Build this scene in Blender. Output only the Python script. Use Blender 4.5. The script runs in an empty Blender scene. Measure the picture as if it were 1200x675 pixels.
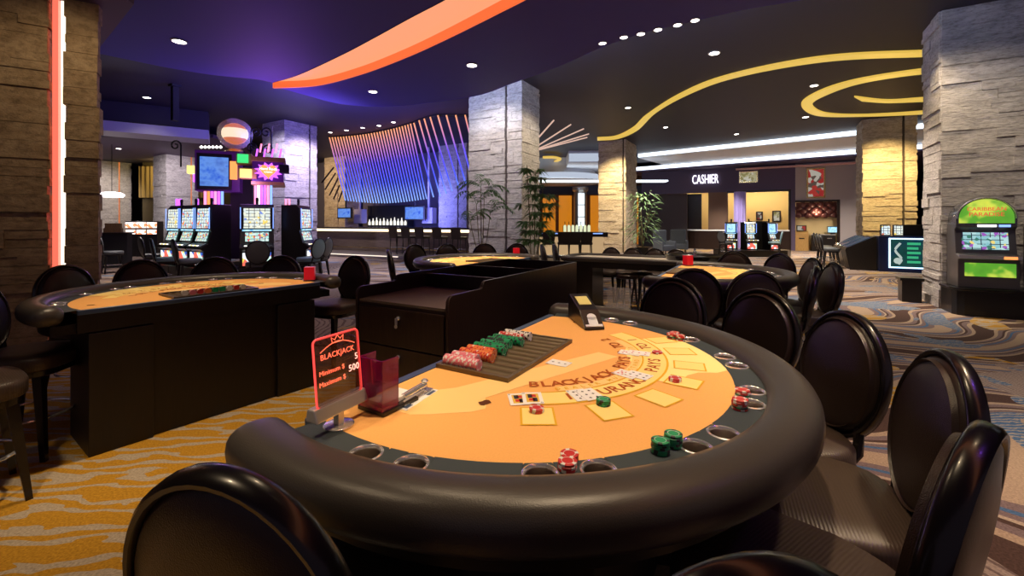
import bpy, math, random
from mathutils import Vector, Matrix
random.seed(7)
S = bpy.context.scene
COL = S.collection
PI = math.pi

# ------------------------------------------------------------------ camera, world, exposure
F, HOR, H = 510.0, 261.0, 1.48            # focal length and horizon in pixels of the 1200x675 frame, eye height
cam_d = bpy.data.cameras.new('camera')
cam = bpy.data.objects.new('camera', cam_d)
COL.objects.link(cam)
cam.location = (0, 0, H)
cam.rotation_euler = (PI / 2, 0, 0)
cam_d.sensor_width = 36
cam_d.lens = 36 * F / 1200
cam_d.shift_y = -(337.5 - HOR) / 1200
cam_d.clip_start = 0.05
S.camera = cam
S.view_settings.view_transform = 'Standard'
S.view_settings.look = 'None'
S.view_settings.exposure = 0.0
S.view_settings.gamma = 1
S.view_settings.use_curve_mapping = False
world = bpy.data.worlds.new('world')
S.world = world
world.use_nodes = True
world.node_tree.nodes['Background'].inputs[0].default_value = (0.62, 0.48, 0.66, 1)
world.node_tree.nodes['Background'].inputs[1].default_value = 0.13


def W(px, py, h=0.0):
    z = F * (H - h) / (py - HOR)
    return Vector(((px - 600) / F * z, z, h))


def Z(px, py, d):
    return Vector(((px - 600) / F * d, d, H - (py - HOR) * d / F))


A = Vector((0.5, 0.866, 0))               # the two directions of the building's grid
B = Vector((0.866, -0.5, 0))
YAW = -PI / 6


def light(kind, name, loc, power, color, size=0.1, to=None, angle=None, blend=0.5, size_y=None, parent=None):
    d = bpy.data.lights.new(name, kind)
    d.energy = power
    d.color = color
    if kind == 'AREA':
        d.size = size
        if size_y:
            d.shape = 'RECTANGLE'
            d.size_y = size_y
    else:
        d.shadow_soft_size = size
    if kind == 'SPOT':
        d.spot_size = math.radians(angle or 90)
        d.spot_blend = blend
    o = bpy.data.objects.new(name, d)
    COL.objects.link(o)
    o.location = loc
    if to is not None:
        o.rotation_euler = (Vector(to) - Vector(loc)).to_track_quat('-Z', 'Y').to_euler()
    if parent:
        o.parent = parent
    return o


WARM = (1.0, 0.74, 0.46)
# table spots hung in the dropped ceiling (4.2 m)
light('SPOT', 'table_spot', (0.55, 1.2, 4.1), 330, WARM, 0.07, (0.3, 1.75, 0.9), 46, 0.7)
light('SPOT', 'table_spot', (-0.6, 2.3, 4.1), 110, WARM, 0.07, (-0.1, 1.8, 0.9), 50, 0.7)
light('SPOT', 'table_spot', (-2.2, 3.2, 4.1), 330, WARM, 0.07, (-2.2, 3.4, 0.9), 48, 0.7)
light('SPOT', 'table_spot', (-0.4, 6.0, 4.1), 620, WARM, 0.07, (-0.3, 6.3, 0.9), 46, 0.7)
light('SPOT', 'table_spot', (2.1, 4.6, 4.1), 480, WARM, 0.07, (2.0, 4.85, 0.9), 46, 0.7)
light('SPOT', 'floor_fill', (-1.9, 0.6, 4.1), 330, WARM, 0.1, (-1.7, 1.3, 0), 60, 0.8)  # floor fills added to brighten the carpet, without fixtures
light('SPOT', 'floor_fill', (2.6, 1.4, 4.1), 420, WARM, 0.1, (2.2, 1.7, 0), 62, 0.8)
light('SPOT', 'floor_fill', (4.4, 4.0, 5.0), 1250, (1, .82, .66), 0.1, (4.4, 4.2, 0), 80, 0.9)
light('SPOT', 'floor_fill', (6.5, 9.0, 5.0), 1400, (1, .84, .70), 0.1, (6.5, 9.0, 0), 90, 0.9)
light('SPOT', 'floor_fill', (9.0, 14.0, 5.0), 1600, (1, .86, .72), 0.1, (9.0, 14.0, 0), 90, 0.9)
light('SPOT', 'floor_fill', (-4.5, 8.5, 4.9), 1000, (.95, .85, .95), 0.1, (-4.5, 8.5, 0), 90, 0.9)
light('SPOT', 'floor_fill', (-3.2, 13.0, 5.0), 1200, (.9, .85, 1), 0.1, (-3.2, 13.0, 0), 90, 0.9)
light('SPOT', 'floor_fill', (-10.5, 12.5, 4.1), 700, (1, .86, .8), 0.1, (-10.5, 12.5, 0), 90, 0.9)
light('SPOT', 'floor_fill', (6.0, 17.5, 5.0), 1500, (1, .88, .76), 0.1, (6.0, 17.5, 0), 100, 0.9)
light('SPOT', 'floor_fill', (11.5, 19.5, 4.5), 1600, (1, .86, .7), 0.1, (11.8, 20.5, 0), 110, 0.9)
light('SPOT', 'floor_fill', (15.0, 18.5, 4.5), 1300, (1, .86, .72), 0.1, (15.2, 19.5, 0), 110, 0.9)
light('SPOT', 'floor_fill', (2.2, 20.5, 5.0), 900, (1, .85, .65), 0.1, (2.4, 21.5, 0), 110, 0.9)
light('SPOT', 'floor_fill', (-8.0, 18.6, 4.9), 500, (1, .88, .8), 0.1, (-7.6, 19.0, 0), 110, 0.9)
light('SPOT', 'bar_wash', (-10.5, 20.5, 4.9), 900, (1, .70, .35), 0.1, (-10.6, 24.0, 3.0), 90, 0.9)
light('SPOT', 'table_spot', (2.2, 6.6, 5.0), 420, WARM, 0.07, (2.3, 7.0, 0.9), 50, 0.7)  # extra spot added to brighten the long table, no fixture
light('SPOT', 'counter_fill', (11.0, 21.5, 4.4), 900, (1, .9, .75), 0.1, (11.3, 23.6, 1.0), 60, 0.8)  # added to brighten the cashier counter top
light('SPOT', 'floor_fill', (4.8, 2.2, 4.1), 520, (1, .84, .72), 0.1, (4.6, 2.4, 0), 80, 0.9)
# wall washers on the stone pillars
light('SPOT', 'pillar_wash', (6.2, 5.6, 5.0), 260, (1, .86, .70), 0.08, (7.7, 7.3, 2.6), 70, 0.9)
light('SPOT', 'pillar_wash', (6.6, 7.4, 5.05), 260, (1, .78, .5), 0.08, (7.7, 8.2, 1.6), 70, 0.9)
light('SPOT', 'pillar_wash', (11.7, 13.6, 5.05), 1700, (1, .72, .28), 0.08, (13.0, 15.0, 2.2), 80, 0.9)
light('SPOT', 'pillar_wash', (4.0, 17.6, 5.05), 1500, (1, .78, .42), 0.08, (4.7, 19.2, 2.2), 80, 0.9)
light('SPOT', 'pillar_wash', (-.9, 9.6, 5.0), 430, (1, .92, .92), 0.08, (-.5, 11.5, 3.0), 80, 0.9)
light('SPOT', 'pillar_wash', (1.8, 10.4, 5.05), 330, (1, .84, .62), 0.08, (.5, 11.5, 2.4), 80, 0.9)
light('SPOT', 'pillar_wash', (-8.4, 13.6, 5.0), 650, (.72, .66, 1), 0.08, (-8.3, 15.6, 3.0), 80, 0.9)
light('SPOT', 'pillar_wash', (-6.4, 15.2, 5.0), 832, (.70, .6, 1), 0.08, (-7.8, 16.2, 3.0), 80, 0.9)
light('SPOT', 'pillar_wash', (-14.9, 18.0, 4.6), 650, (.95, .85, .95), 0.08, (-15.9, 20.7, 3.0), 80, 0.9)
light('SPOT', 'pillar_wash', (-4.0, 4.0, 4.0), 60, (1, .7, .4), 0.08, (-5.7, 5.3, 2.4), 80, 0.9)
light('SPOT', 'pillar_wash', (-22.0, 23.2, 4.6), 550, (1, .88, .85), 0.08, (-24.2, 25.6, 2.6), 80, 0.9)
# added colour fills without fixtures, round the light sculpture and the left ceiling
light('AREA', 'blue_fill', (-5.0, 12.0, 3.1), 300, (.16, .12, 1), 1.2, (-5.5, 12.5, 5.2))
light('AREA', 'purple_fill', (-5.2, 9.6, 3.0), 36, (.38, .12, 1), 1.0, (-5.0, 9.2, 5.2))
light('AREA', 'blue_fill', (-4.6, 19.4, 2.0), 200, (.2, .22, 1), 1.4, (-4.4, 21.0, 2.6))
light('SPOT', 'violet_accent', (3.0, 0.2, 4.1), 60, (.28, .08, 1), 0.1, (1.6, 2.2, 1.0), 60, .8)


# ------------------------------------------------------------------ materials
def nt(name):
    m = bpy.data.materials.new(name)
    m.use_nodes = True
    n = m.node_tree.nodes
    return m, n, m.node_tree.links, n['Principled BSDF']


def mat(name, col, rough=.5, metal=0.0, emit=None, es=1.0, noise=None, bump=0.0, bscale=60, coat=0.0, alpha=1, trans=0.0, spec=.5):
    m, n, l, p = nt(name)
    p.inputs['Base Color'].default_value = (*col, 1)
    p.inputs['Roughness'].default_value = rough
    p.inputs['Metallic'].default_value = metal
    p.inputs['Specular IOR Level'].default_value = spec
    if coat:
        p.inputs['Coat Weight'].default_value = coat
        p.inputs['Coat Roughness'].default_value = .08
    if trans:
        p.inputs['Transmission Weight'].default_value = trans
    if alpha < 1:
        p.inputs['Alpha'].default_value = alpha
    if emit:
        p.inputs['Emission Color'].default_value = (*emit, 1)
        p.inputs['Emission Strength'].default_value = es
    if noise or bump:
        tc = n.new('ShaderNodeTexCoord')
        nz = n.new('ShaderNodeTexNoise')
        nz.inputs['Scale'].default_value = bscale
        nz.inputs['Detail'].default_value = 3
        l.new(tc.outputs['Object'], nz.inputs['Vector'])
        if noise:
            r = n.new('ShaderNodeValToRGB')
            r.color_ramp.elements[0].position = .3
            r.color_ramp.elements[1].position = .7
            r.color_ramp.elements[0].color = (*[c * (1 - noise) for c in col], 1)
            r.color_ramp.elements[1].color = (*[min(1, c * (1 + noise)) for c in col], 1)
            l.new(nz.outputs['Fac'], r.inputs[0])
            l.new(r.outputs[0], p.inputs['Base Color'])
        if bump:
            b = n.new('ShaderNodeBump')
            b.inputs['Strength'].default_value = bump
            b.inputs['Distance'].default_value = .004
            l.new(nz.outputs['Fac'], b.inputs['Height'])
            l.new(b.outputs[0], p.inputs['Normal'])
    return m


def glow(name, col, s):
    return mat(name, (.02, .02, .02), .3, emit=col, es=s)


def wood(name, c1, c2, rough=.35, axis='Z', scale=6):
    m, n, l, p = nt(name)
    tc = n.new('ShaderNodeTexCoord')
    mp = n.new('ShaderNodeMapping')
    mp.inputs['Scale'].default_value = {'Z': (14, 14, 1), 'X': (1, 14, 14), 'Y': (14, 1, 14)}[axis]
    nz = n.new('ShaderNodeTexNoise')
    nz.inputs['Scale'].default_value = scale
    nz.inputs['Detail'].default_value = 5
    r = n.new('ShaderNodeValToRGB')
    r.color_ramp.elements[0].color = (*c1, 1)
    r.color_ramp.elements[1].color = (*c2, 1)
    r.color_ramp.elements[0].position = .35
    r.color_ramp.elements[1].position = .65
    l.new(tc.outputs['Object'], mp.inputs[0])
    l.new(mp.outputs[0], nz.inputs['Vector'])
    l.new(nz.outputs['Fac'], r.inputs[0])
    l.new(r.outputs[0], p.inputs['Base Color'])
    p.inputs['Roughness'].default_value = rough
    return m


def stone(name, c1, c2, c3, zs=3.2):
    m, n, l, p = nt(name)
    tc = n.new('ShaderNodeTexCoord')
    mp = n.new('ShaderNodeMapping')
    mp.inputs['Scale'].default_value = (1, 1, zs)
    n1 = n.new('ShaderNodeTexNoise')
    n1.inputs['Scale'].default_value = 2.2
    n1.inputs['Detail'].default_value = 6
    n1.inputs['Roughness'].default_value = .65
    n2 = n.new('ShaderNodeTexNoise')
    n2.inputs['Scale'].default_value = 11
    n2.inputs['Detail'].default_value = 8
    n2.inputs['Roughness'].default_value = .7
    l.new(tc.outputs['Object'], mp.inputs[0])
    l.new(mp.outputs[0], n1.inputs['Vector'])
    l.new(mp.outputs[0], n2.inputs['Vector'])
    r = n.new('ShaderNodeValToRGB')
    e = r.color_ramp.elements
    e[0].position, e[0].color = .3, (*c1, 1)
    e[1].position, e[1].color = .72, (*c3, 1)
    x = e.new(.5)
    x.color = (*c2, 1)
    l.new(n1.outputs['Fac'], r.inputs[0])
    mx = n.new('ShaderNodeMix')
    mx.data_type = 'RGBA'
    mx.blend_type = 'MULTIPLY'
    mx.inputs[0].default_value = .8
    r2 = n.new('ShaderNodeValToRGB')
    r2.color_ramp.elements[0].position = .3
    r2.color_ramp.elements[0].color = (.35, .33, .3, 1)
    r2.color_ramp.elements[1].position = .55
    l.new(n2.outputs['Fac'], r2.inputs[0])
    l.new(r.outputs[0], mx.inputs[6])
    l.new(r2.outputs[0], mx.inputs[7])
    l.new(mx.outputs[2], p.inputs['Base Color'])
    b = n.new('ShaderNodeBump')
    b.inputs['Strength'].default_value = .9
    b.inputs['Distance'].default_value = .03
    l.new(n2.outputs['Fac'], b.inputs['Height'])
    l.new(b.outputs[0], p.inputs['Normal'])
    p.inputs['Roughness'].default_value = .85
    return m


def leather(name, col, rough=.38, scale=420, weave=False, bstr=.3):
    m, n, l, p = nt(name)
    p.inputs['Base Color'].default_value = (*col, 1)
    p.inputs['Roughness'].default_value = rough
    tc = n.new('ShaderNodeTexCoord')
    b = n.new('ShaderNodeBump')
    b.inputs['Strength'].default_value = .22 if weave else bstr
    b.inputs['Distance'].default_value = .002
    if weave:
        w = n.new('ShaderNodeTexWave')
        w.inputs['Scale'].default_value = 32
        w.inputs['Distortion'].default_value = 1.2
        w.bands_direction = 'Y'
        l.new(tc.outputs['Object'], w.inputs['Vector'])
        l.new(w.outputs['Fac'], b.inputs['Height'])
    else:
        v = n.new('ShaderNodeTexVoronoi')
        v.inputs['Scale'].default_value = scale
        l.new(tc.outputs['Object'], v.inputs['Vector'])
        l.new(v.outputs['Distance'], b.inputs['Height'])
    l.new(b.outputs[0], p.inputs['Normal'])
    return m


def display(name, cols, strength=1.6, scale=7, kind='vor', bg=None):
    """a lit screen, light box or print given a glow: coloured blocks in the panel's own texture space"""
    m, n, l, p = nt(name)
    tc = n.new('ShaderNodeTexCoord')
    r = n.new('ShaderNodeValToRGB')
    r.color_ramp.interpolation = 'CONSTANT' if kind != 'noise' else 'LINEAR'
    e = r.color_ramp.elements
    k = len(cols)
    e[0].position, e[0].color = 0, (*cols[0], 1)
    e[1].position, e[1].color = 1 / k if kind != 'noise' else .7, (*cols[1], 1)
    for i in range(2, k):
        x = e.new(i / k if kind != 'noise' else .3 + .1 * i)
        x.color = (*cols[i], 1)
    if kind == 'vor':
        v = n.new('ShaderNodeTexVoronoi')
        v.inputs['Scale'].default_value = scale
        l.new(tc.outputs['Object'], v.inputs['Vector'])
        sp = n.new('ShaderNodeSeparateColor')
        l.new(v.outputs['Color'], sp.inputs[0])
        l.new(sp.outputs[0], r.inputs[0])
        out = r.outputs[0]
    elif kind == 'noise':
        v = n.new('ShaderNodeTexNoise')
        v.inputs['Scale'].default_value = scale
        v.inputs['Detail'].default_value = 2
        l.new(tc.outputs['Object'], v.inputs['Vector'])
        l.new(v.outputs['Fac'], r.inputs[0])
        out = r.outputs[0]
    else:                                   # reels: pale columns split by dark lines, coloured symbols
        br = n.new('ShaderNodeTexBrick')
        br.offset = 0
        br.inputs['Scale'].default_value = 1
        br.inputs['Brick Width'].default_value = .11
        br.inputs['Row Height'].default_value = .075
        br.inputs['Mortar Size'].default_value = .006
        br.inputs['Color1'].default_value = (*cols[0], 1)
        br.inputs['Color2'].default_value = (*cols[1], 1)
        br.inputs['Mortar'].default_value = (.01, .01, .03, 1)
        mp = n.new('ShaderNodeMapping')
        mp.inputs['Rotation'].default_value = (PI / 2, 0, 0)
        mp.inputs['Location'].default_value = (.055, 0, 0)
        l.new(tc.outputs['Object'], mp.inputs[0])
        l.new(mp.outputs[0], br.inputs['Vector'])
        v = n.new('ShaderNodeTexVoronoi')
        v.inputs['Scale'].default_value = scale * 3
        l.new(tc.outputs['Object'], v.inputs['Vector'])
        sp = n.new('ShaderNodeSeparateColor')
        l.new(v.outputs['Color'], sp.inputs[0])
        l.new(sp.outputs[0], r.inputs[0])
        mx = n.new('ShaderNodeMix')
        mx.data_type = 'RGBA'
        mt = n.new('ShaderNodeMath')
        mt.operation = 'GREATER_THAN'
        mt.inputs[1].default_value = .72
        l.new(sp.outputs[1], mt.inputs[0])
        l.new(mt.outputs[0], mx.inputs[0])
        l.new(br.outputs[0], mx.inputs[6])
        l.new(r.outputs[0], mx.inputs[7])
        out = mx.outputs[2]
    l.new(out, p.inputs['Emission Color'])
    p.inputs['Emission Strength'].default_value = strength
    p.inputs['Base Color'].default_value = (.02, .02, .02, 1)
    p.inputs['Roughness'].default_value = .15
    return m


def carpet():
    m, n, l, p = nt('patterned_carpet')
    tc = n.new('ShaderNodeTexCoord')
    nz = n.new('ShaderNodeTexNoise')
    nz.inputs['Scale'].default_value = .33
    nz.inputs['Detail'].default_value = 1
    l.new(tc.outputs['Object'], nz.inputs['Vector'])
    sb = n.new('ShaderNodeVectorMath')
    sb.operation = 'SUBTRACT'
    sb.inputs[1].default_value = (.5, .5, .5)
    l.new(nz.outputs['Color'], sb.inputs[0])
    sc = n.new('ShaderNodeVectorMath')
    sc.operation = 'SCALE'
    sc.inputs['Scale'].default_value = 3.6
    l.new(sb.outputs[0], sc.inputs[0])
    ad = n.new('ShaderNodeVectorMath')
    l.new(tc.outputs['Object'], ad.inputs[0])
    l.new(sc.outputs[0], ad.inputs[1])

    def wave(scale, dist, dirn, src, kind='BANDS', dscale=1.0):
        w = n.new('ShaderNodeTexWave')
        w.wave_type = kind
        if kind == 'BANDS':
            w.bands_direction = dirn
        w.inputs['Scale'].default_value = scale
        w.inputs['Distortion'].default_value = dist
        w.inputs['Detail'].default_value = 2
        w.inputs['Detail Scale'].default_value = dscale
        l.new(src, w.inputs['Vector'])
        return w

    def ramp(src, stops, interp='CONSTANT'):
        r = n.new('ShaderNodeValToRGB')
        r.color_ramp.interpolation = interp
        e = r.color_ramp.elements
        e[0].position, e[0].color = stops[0][0], (*stops[0][1], 1)
        e[1].position, e[1].color = stops[1][0], (*stops[1][1], 1)
        for q, c in stops[2:]:
            x = e.new(q)
            x.color = (*c, 1)
        l.new(src, r.inputs[0])
        return r

    brown, tan, mauve, blue, gold, cream = (.10, .058, .045), (.50, .36, .24), (.24, .17, .16), (.09, .17, .30), (.55, .29, .03), (.55, .42, .30)
    big = wave(.30, 1.6, 'DIAGONAL', ad.outputs[0], 'RINGS')
    swirl = ramp(big.outputs['Fac'], [(0, brown), (.14, tan), (.26, mauve), (.42, brown), (.52, cream), (.60, mauve), (.72, blue), (.80, mauve), (.92, tan)])
    zm = n.new('ShaderNodeMapping')
    zm.inputs['Rotation'].default_value = (0, 0, -.15)
    zm.inputs['Scale'].default_value = (.55, 1.5, 1)
    l.new(tc.outputs['Object'], zm.inputs[0])
    zeb = wave(1.9, 9.0, 'Y', zm.outputs[0], 'BANDS', 2.4)
    zebr = ramp(zeb.outputs['Fac'], [(0, (.50, .42, .32)), (.34, gold)])
    n2 = n.new('ShaderNodeTexNoise')
    n2.inputs['Scale'].default_value = .42
    n2.inputs['Detail'].default_value = 1
    l.new(ad.outputs[0], n2.inputs['Vector'])
    zone = ramp(n2.outputs['Fac'], [(0, (0, 0, 0)), (.54, (1, 1, 1))])
    # pale ground with thin wavy brown hatching between the swirls
    hat = wave(4.5, 3.0, 'X', ad.outputs[0], 'BANDS', 1.2)
    hatr = ramp(hat.outputs['Fac'], [(0, (.20, .14, .12)), (.22, (.40, .31, .25))])
    n3 = n.new('ShaderNodeTexNoise')
    n3.inputs['Scale'].default_value = .9
    l.new(ad.outputs[0], n3.inputs['Vector'])
    m1 = n.new('ShaderNodeMix')
    m1.data_type = 'RGBA'
    l.new(zone.outputs[0], m1.inputs[0])
    l.new(swirl.outputs[0], m1.inputs[6])
    l.new(hatr.outputs[0], m1.inputs[7])
    spots = ramp(n3.outputs['Fac'], [(0, (0, 0, 0)), (.63, (1, 1, 1))])
    gsp = ramp(n3.outputs['Fac'], [(0, (1, 1, 1)), (.385, (0, 0, 0))])
    m0 = n.new('ShaderNodeMix')
    m0.data_type = 'RGBA'
    l.new(gsp.outputs[0], m0.inputs[0])
    l.new(m1.outputs[2], m0.inputs[6])
    l.new(zebr.outputs[0], m0.inputs[7])
    m2 = n.new('ShaderNodeMix')
    m2.data_type = 'RGBA'
    bl = wave(7, 5, 'Y', tc.outputs['Object'], 'BANDS', 2)
    blr = ramp(bl.outputs['Fac'], [(0, (.40, .36, .30)), (.35, blue)])
    l.new(spots.outputs[0], m2.inputs[0])
    l.new(m0.outputs[2], m2.inputs[6])
    l.new(blr.outputs[0], m2.inputs[7])
    # the golden zebra field lies to the left of the near table
    sep = n.new('ShaderNodeSeparateXYZ')
    l.new(ad.outputs[0], sep.inputs[0])
    g = n.new('ShaderNodeMath')
    g.operation = 'LESS_THAN'
    g.inputs[1].default_value = -0.1
    gx = n.new('ShaderNodeMath')
    gx.operation = 'MULTIPLY_ADD'
    gx.inputs[1].default_value = -.42
    l.new(sep.outputs[1], gx.inputs[0])
    l.new(sep.outputs[0], gx.inputs[2])
    gy = n.new('ShaderNodeMath')
    gy.operation = 'ADD'
    gy.inputs[1].default_value = 0.6
    l.new(gx.outputs[0], gy.inputs[0])
    l.new(gy.outputs[0], g.inputs[0])
    g2 = n.new('ShaderNodeMath')
    g2.operation = 'LESS_THAN'
    g2.inputs[1].default_value = 4.4
    l.new(sep.outputs[1], g2.inputs[0])
    g3 = n.new('ShaderNodeMath')
    g3.operation = 'MULTIPLY'
    l.new(g.outputs[0], g3.inputs[0])
    l.new(g2.outputs[0], g3.inputs[1])
    m3 = n.new('ShaderNodeMix')
    m3.data_type = 'RGBA'
    l.new(g3.outputs[0], m3.inputs[0])
    l.new(m2.outputs[2], m3.inputs[6])
    l.new(zebr.outputs[0], m3.inputs[7])
    fz = n.new('ShaderNodeTexNoise')
    fz.inputs['Scale'].default_value = 90
    l.new(tc.outputs['Object'], fz.inputs['Vector'])
    fr = ramp(fz.outputs['Fac'], [(.3, (.6, .6, .6)), (.7, (1, 1, 1))], 'LINEAR')
    m4 = n.new('ShaderNodeMix')
    m4.data_type = 'RGBA'
    m4.blend_type = 'MULTIPLY'
    m4.inputs[0].default_value = 1
    l.new(m3.outputs[2], m4.inputs[6])
    l.new(fr.outputs[0], m4.inputs[7])
    l.new(m4.outputs[2], p.inputs['Base Color'])
    p.inputs['Roughness'].default_value = .95
    p.inputs['Specular IOR Level'].default_value = .1
    return m


def rod_mat():
    m, n, l, p = nt('led_rod')
    tc = n.new('ShaderNodeTexCoord')
    s = n.new('ShaderNodeSeparateXYZ')
    l.new(tc.outputs['Object'], s.inputs[0])
    mr = n.new('ShaderNodeMapRange')
    mr.inputs[1].default_value = 2.3
    mr.inputs[2].default_value = 5.1
    l.new(s.outputs[2], mr.inputs[0])
    r = n.new('ShaderNodeValToRGB')
    e = r.color_ramp.elements
    e[0].position, e[0].color = 0, (.28, .48, 1, 1)
    e[1].position, e[1].color = 1, (1, .38, .10, 1)
    for q, c in ((.3, (.06, .10, .95)), (.58, (.12, .07, .85)), (.8, (.60, .20, .38))):
        x = e.new(q)
        x.color = (*c, 1)
    l.new(mr.outputs[0], r.inputs[0])
    l.new(r.outputs[0], p.inputs['Emission Color'])
    p.inputs['Emission Strength'].default_value = 1.15
    p.inputs['Base Color'].default_value = (.08, .08, .1, 1)
    return m


M = {}
M['carpet'] = carpet()
M['ceil_dark'] = mat('dark_ceiling_paint', (.030, .024, .042), .6)
M['ceil_indigo'] = mat('indigo_ceiling_paint', (.048, .030, .34), .6)
M['ceil_mauve'] = mat('mauve_ceiling_paint', (.13, .08, .15), .6)
M['beam_grey'] = mat('grey_soffit_paint', (.55, .52, .62), .6)
M['white_paint'] = mat('white_paint', (.75, .76, .8), .6)
M['wall_dark'] = mat('dark_wall_paint', (.06, .045, .05), .7)
M['wall_plum'] = mat('plum_wall_paint', (.085, .06, .12), .6)
M['wall_grey'] = mat('grey_wall_paint', (.42, .38, .39), .7)
M['cream_wall'] = mat('cream_wall_paint', (.80, .62, .32), .7)
M['orange_cove'] = glow('orange_cove_glow', (1.0, .36, .18), 1.0)  # recess surfaces glow in place of cove lamps
M['orange_fascia'] = glow('orange_fascia_glow', (1.0, .15, .035), .95)
M['yellow_cove'] = glow('yellow_cove_glow', (.92, .60, .10), .8)  # light of the ceiling recesses put into the ribbon colour
M['white_cove'] = glow('white_cove_glow', (.80, .90, 1.0), 2.6)  # fascias and canopy glow in place of hidden cove strips
M['soft_cove'] = glow('soft_cove_glow', (.62, .70, .85), .75)  # weaker glow put into the far step and the drum
M['lamp'] = glow('lamp_lens', (1, .93, .85), 12)
M['stone_warm'] = stone('ledgestone', (.34, .27, .2), (.52, .43, .33), (.64, .55, .43))
M['stone_grey'] = stone('grey_ledgestone', (.36, .33, .31), (.54, .50, .46), (.68, .64, .60))
M['stone_brown'] = stone('brown_ledgestone', (.25, .18, .10), (.38, .29, .18), (.50, .40, .26), 1.5)
M['neon_coral'] = glow('coral_neon', (1, .16, .10), 1.2)
M['neon_white'] = glow('warm_white_glow', (1, .85, .62), 2.2)
M['rod'] = rod_mat()
M['rod_pale'] = glow('pale_led_rod', (.95, .62, .50), .75)
M['dark_rod'] = mat('dark_rod', (.03, .02, .02), .4)
M['leather'] = leather('brown_leather', (.028, .017, .013), .30)
M['leather_seat'] = leather('brown_ribbed_leather', (.052, .036, .028), .42, weave=True)
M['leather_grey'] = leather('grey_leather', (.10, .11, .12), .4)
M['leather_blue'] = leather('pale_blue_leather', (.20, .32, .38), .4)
M['rail'] = leather('charcoal_vinyl', (.050, .044, .040), .36, 380, bstr=.10)
M['lacquer'] = mat('black_lacquer', (.008, .006, .006), .26, coat=.15)
M['black'] = mat('black_laminate', (.010, .008, .008), .3)
M['matte_black'] = mat('matte_black', (.012, .012, .013), .7)
M['dark_wood'] = wood('espresso_wood', (.012, .0055, .004), (.024, .011, .008), .32)
M['table_wood'] = wood('black_stained_wood', (.004, .0025, .002), (.009, .005, .004), .45)
M['shelf_brown'] = mat('brown_tray_lining', (.10, .072, .055), .6)
M['gold_wood'] = wood('golden_wood', (.35, .2, .06), (.5, .3, .1), .5)
M['chrome'] = mat('chrome', (.85, .85, .87), .2, .8)
M['steel'] = mat('brushed_steel', (.68, .67, .65), .32, .7)
M['cup_steel'] = mat('shaded_cup_steel', (.55, .50, .45), .25, 1)  # cup wall toned darker than the rim for its shade
M['cup_floor'] = mat('cup_floor_shade', (.10, .09, .08), .4, .8)  # steel painted dark for the shade at the bottom of the cup
M['brass'] = mat('brass', (.75, .55, .25), .25, 1)
M['felt'] = mat('orange_felt', (.88, .46, .15), .95, noise=.04, bscale=200, spec=.1)
M['felt_yellow'] = mat('yellow_felt_print', (.95, .65, .26), .95, spec=.1)
M['felt_pale'] = mat('pale_felt_print', (.97, .73, .26), .95, spec=.1)
M['felt_bright'] = mat('bright_yellow_felt_print', (.98, .80, .33), .95, spec=.1)
M['felt_line'] = mat('gold_felt_line', (.75, .42, .03), .95, spec=.1)
M['felt_red'] = mat('rust_felt_print', (.40, .10, .025), .95, spec=.1)
M['felt_brown'] = mat('brown_felt_print', (.12, .04, .02), .95, spec=.1)
M['cup_strip'] = mat('slate_vinyl', (.040, .055, .065), .6, spec=.3)
M['blue_trim'] = mat('blue_steel_trim', (.10, .16, .30), .35, .6)
M['tray'] = mat('bronze_tray', (.13, .095, .055), .4, .3)
M['card'] = mat('white_card', (.88, .88, .88), .5)
M['ink_black'] = mat('black_ink', (.02, .02, .04), .6)
M['ink_red'] = mat('red_ink', (.6, .02, .02), .6)
M['ink_gold'] = mat('gold_ink', (.75, .5, .06), .6)
M['chip_red'] = mat('red_chip', (.55, .03, .03), .4)
M['chip_green'] = mat('green_chip', (.01, .30, .12), .4)
M['chip_pink'] = mat('pink_chip', (.72, .20, .26), .4)
M['chip_orange'] = mat('orange_chip', (.75, .22, .06), .4)
M['chip_black'] = mat('black_chip', (.02, .02, .025), .4)
M['chip_white'] = mat('white_chip', (.72, .72, .70), .4)
M['acrylic_purple'] = mat('plum_acrylic', (.22, .004, .075), .08, alpha=.72)
M['acrylic_dark'] = mat('smoked_acrylic', (.10, .035, .012), .08, alpha=.55)
M['acrylic_clear'] = mat('clear_acrylic', (.7, .7, .7), .05, alpha=.3)
M['neon_red'] = glow('red_neon', (1, .06, .05), 1.6)
M['sign_red'] = glow('lit_red_lettering', (1, .13, .06), 1.9)
M['sign_pale'] = glow('lit_pale_digits', (1, .42, .32), 2.2)
M['red_box'] = mat('red_acrylic', (.45, .01, .02), .15, emit=(.8, .01, .02), es=.25)
M['leaf'] = mat('leaf', (.10, .22, .06), .5, noise=.3, bscale=8)
M['stem'] = mat('stem', (.16, .14, .06), .6)
M['neon_purple'] = glow('purple_neon', (.55, .10, 1), 2.2)
M['neon_pink'] = glow('pink_neon', (1, .25, .45), 2.0)
M['neon_blue'] = glow('blue_neon', (.2, .35, 1), 2.0)
M['lit_yellow'] = glow('yellow_light_box', (1, .82, .22), 1.6)
M['lit_green'] = glow('green_light_box', (.05, .75, .2), 1.2)
M['lit_orange'] = glow('orange_light_box', (1, .3, .08), 1.6)
M['lit_white'] = glow('white_light_box', (1, .95, .88), 2.6)
M['purple_panel'] = mat('purple_panel', (.07, .02, .14), .3, emit=(.28, .03, .55), es=.09)
M['led_white'] = glow('white_led', (.95, .93, 1), 2.2)
M['tv_blue'] = display('tv_picture', [(.005, .03, .42), (.015, .12, .80), (.15, .35, .95)], .85, 5, 'noise')
M['scr_reel'] = display('reel_glass', [(.85, .92, .80), (.70, .85, .95), (.9, .2, .1), (.1, .3, .8), (.9, .7, .1)], 1.05, 7, 'reel')
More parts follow.
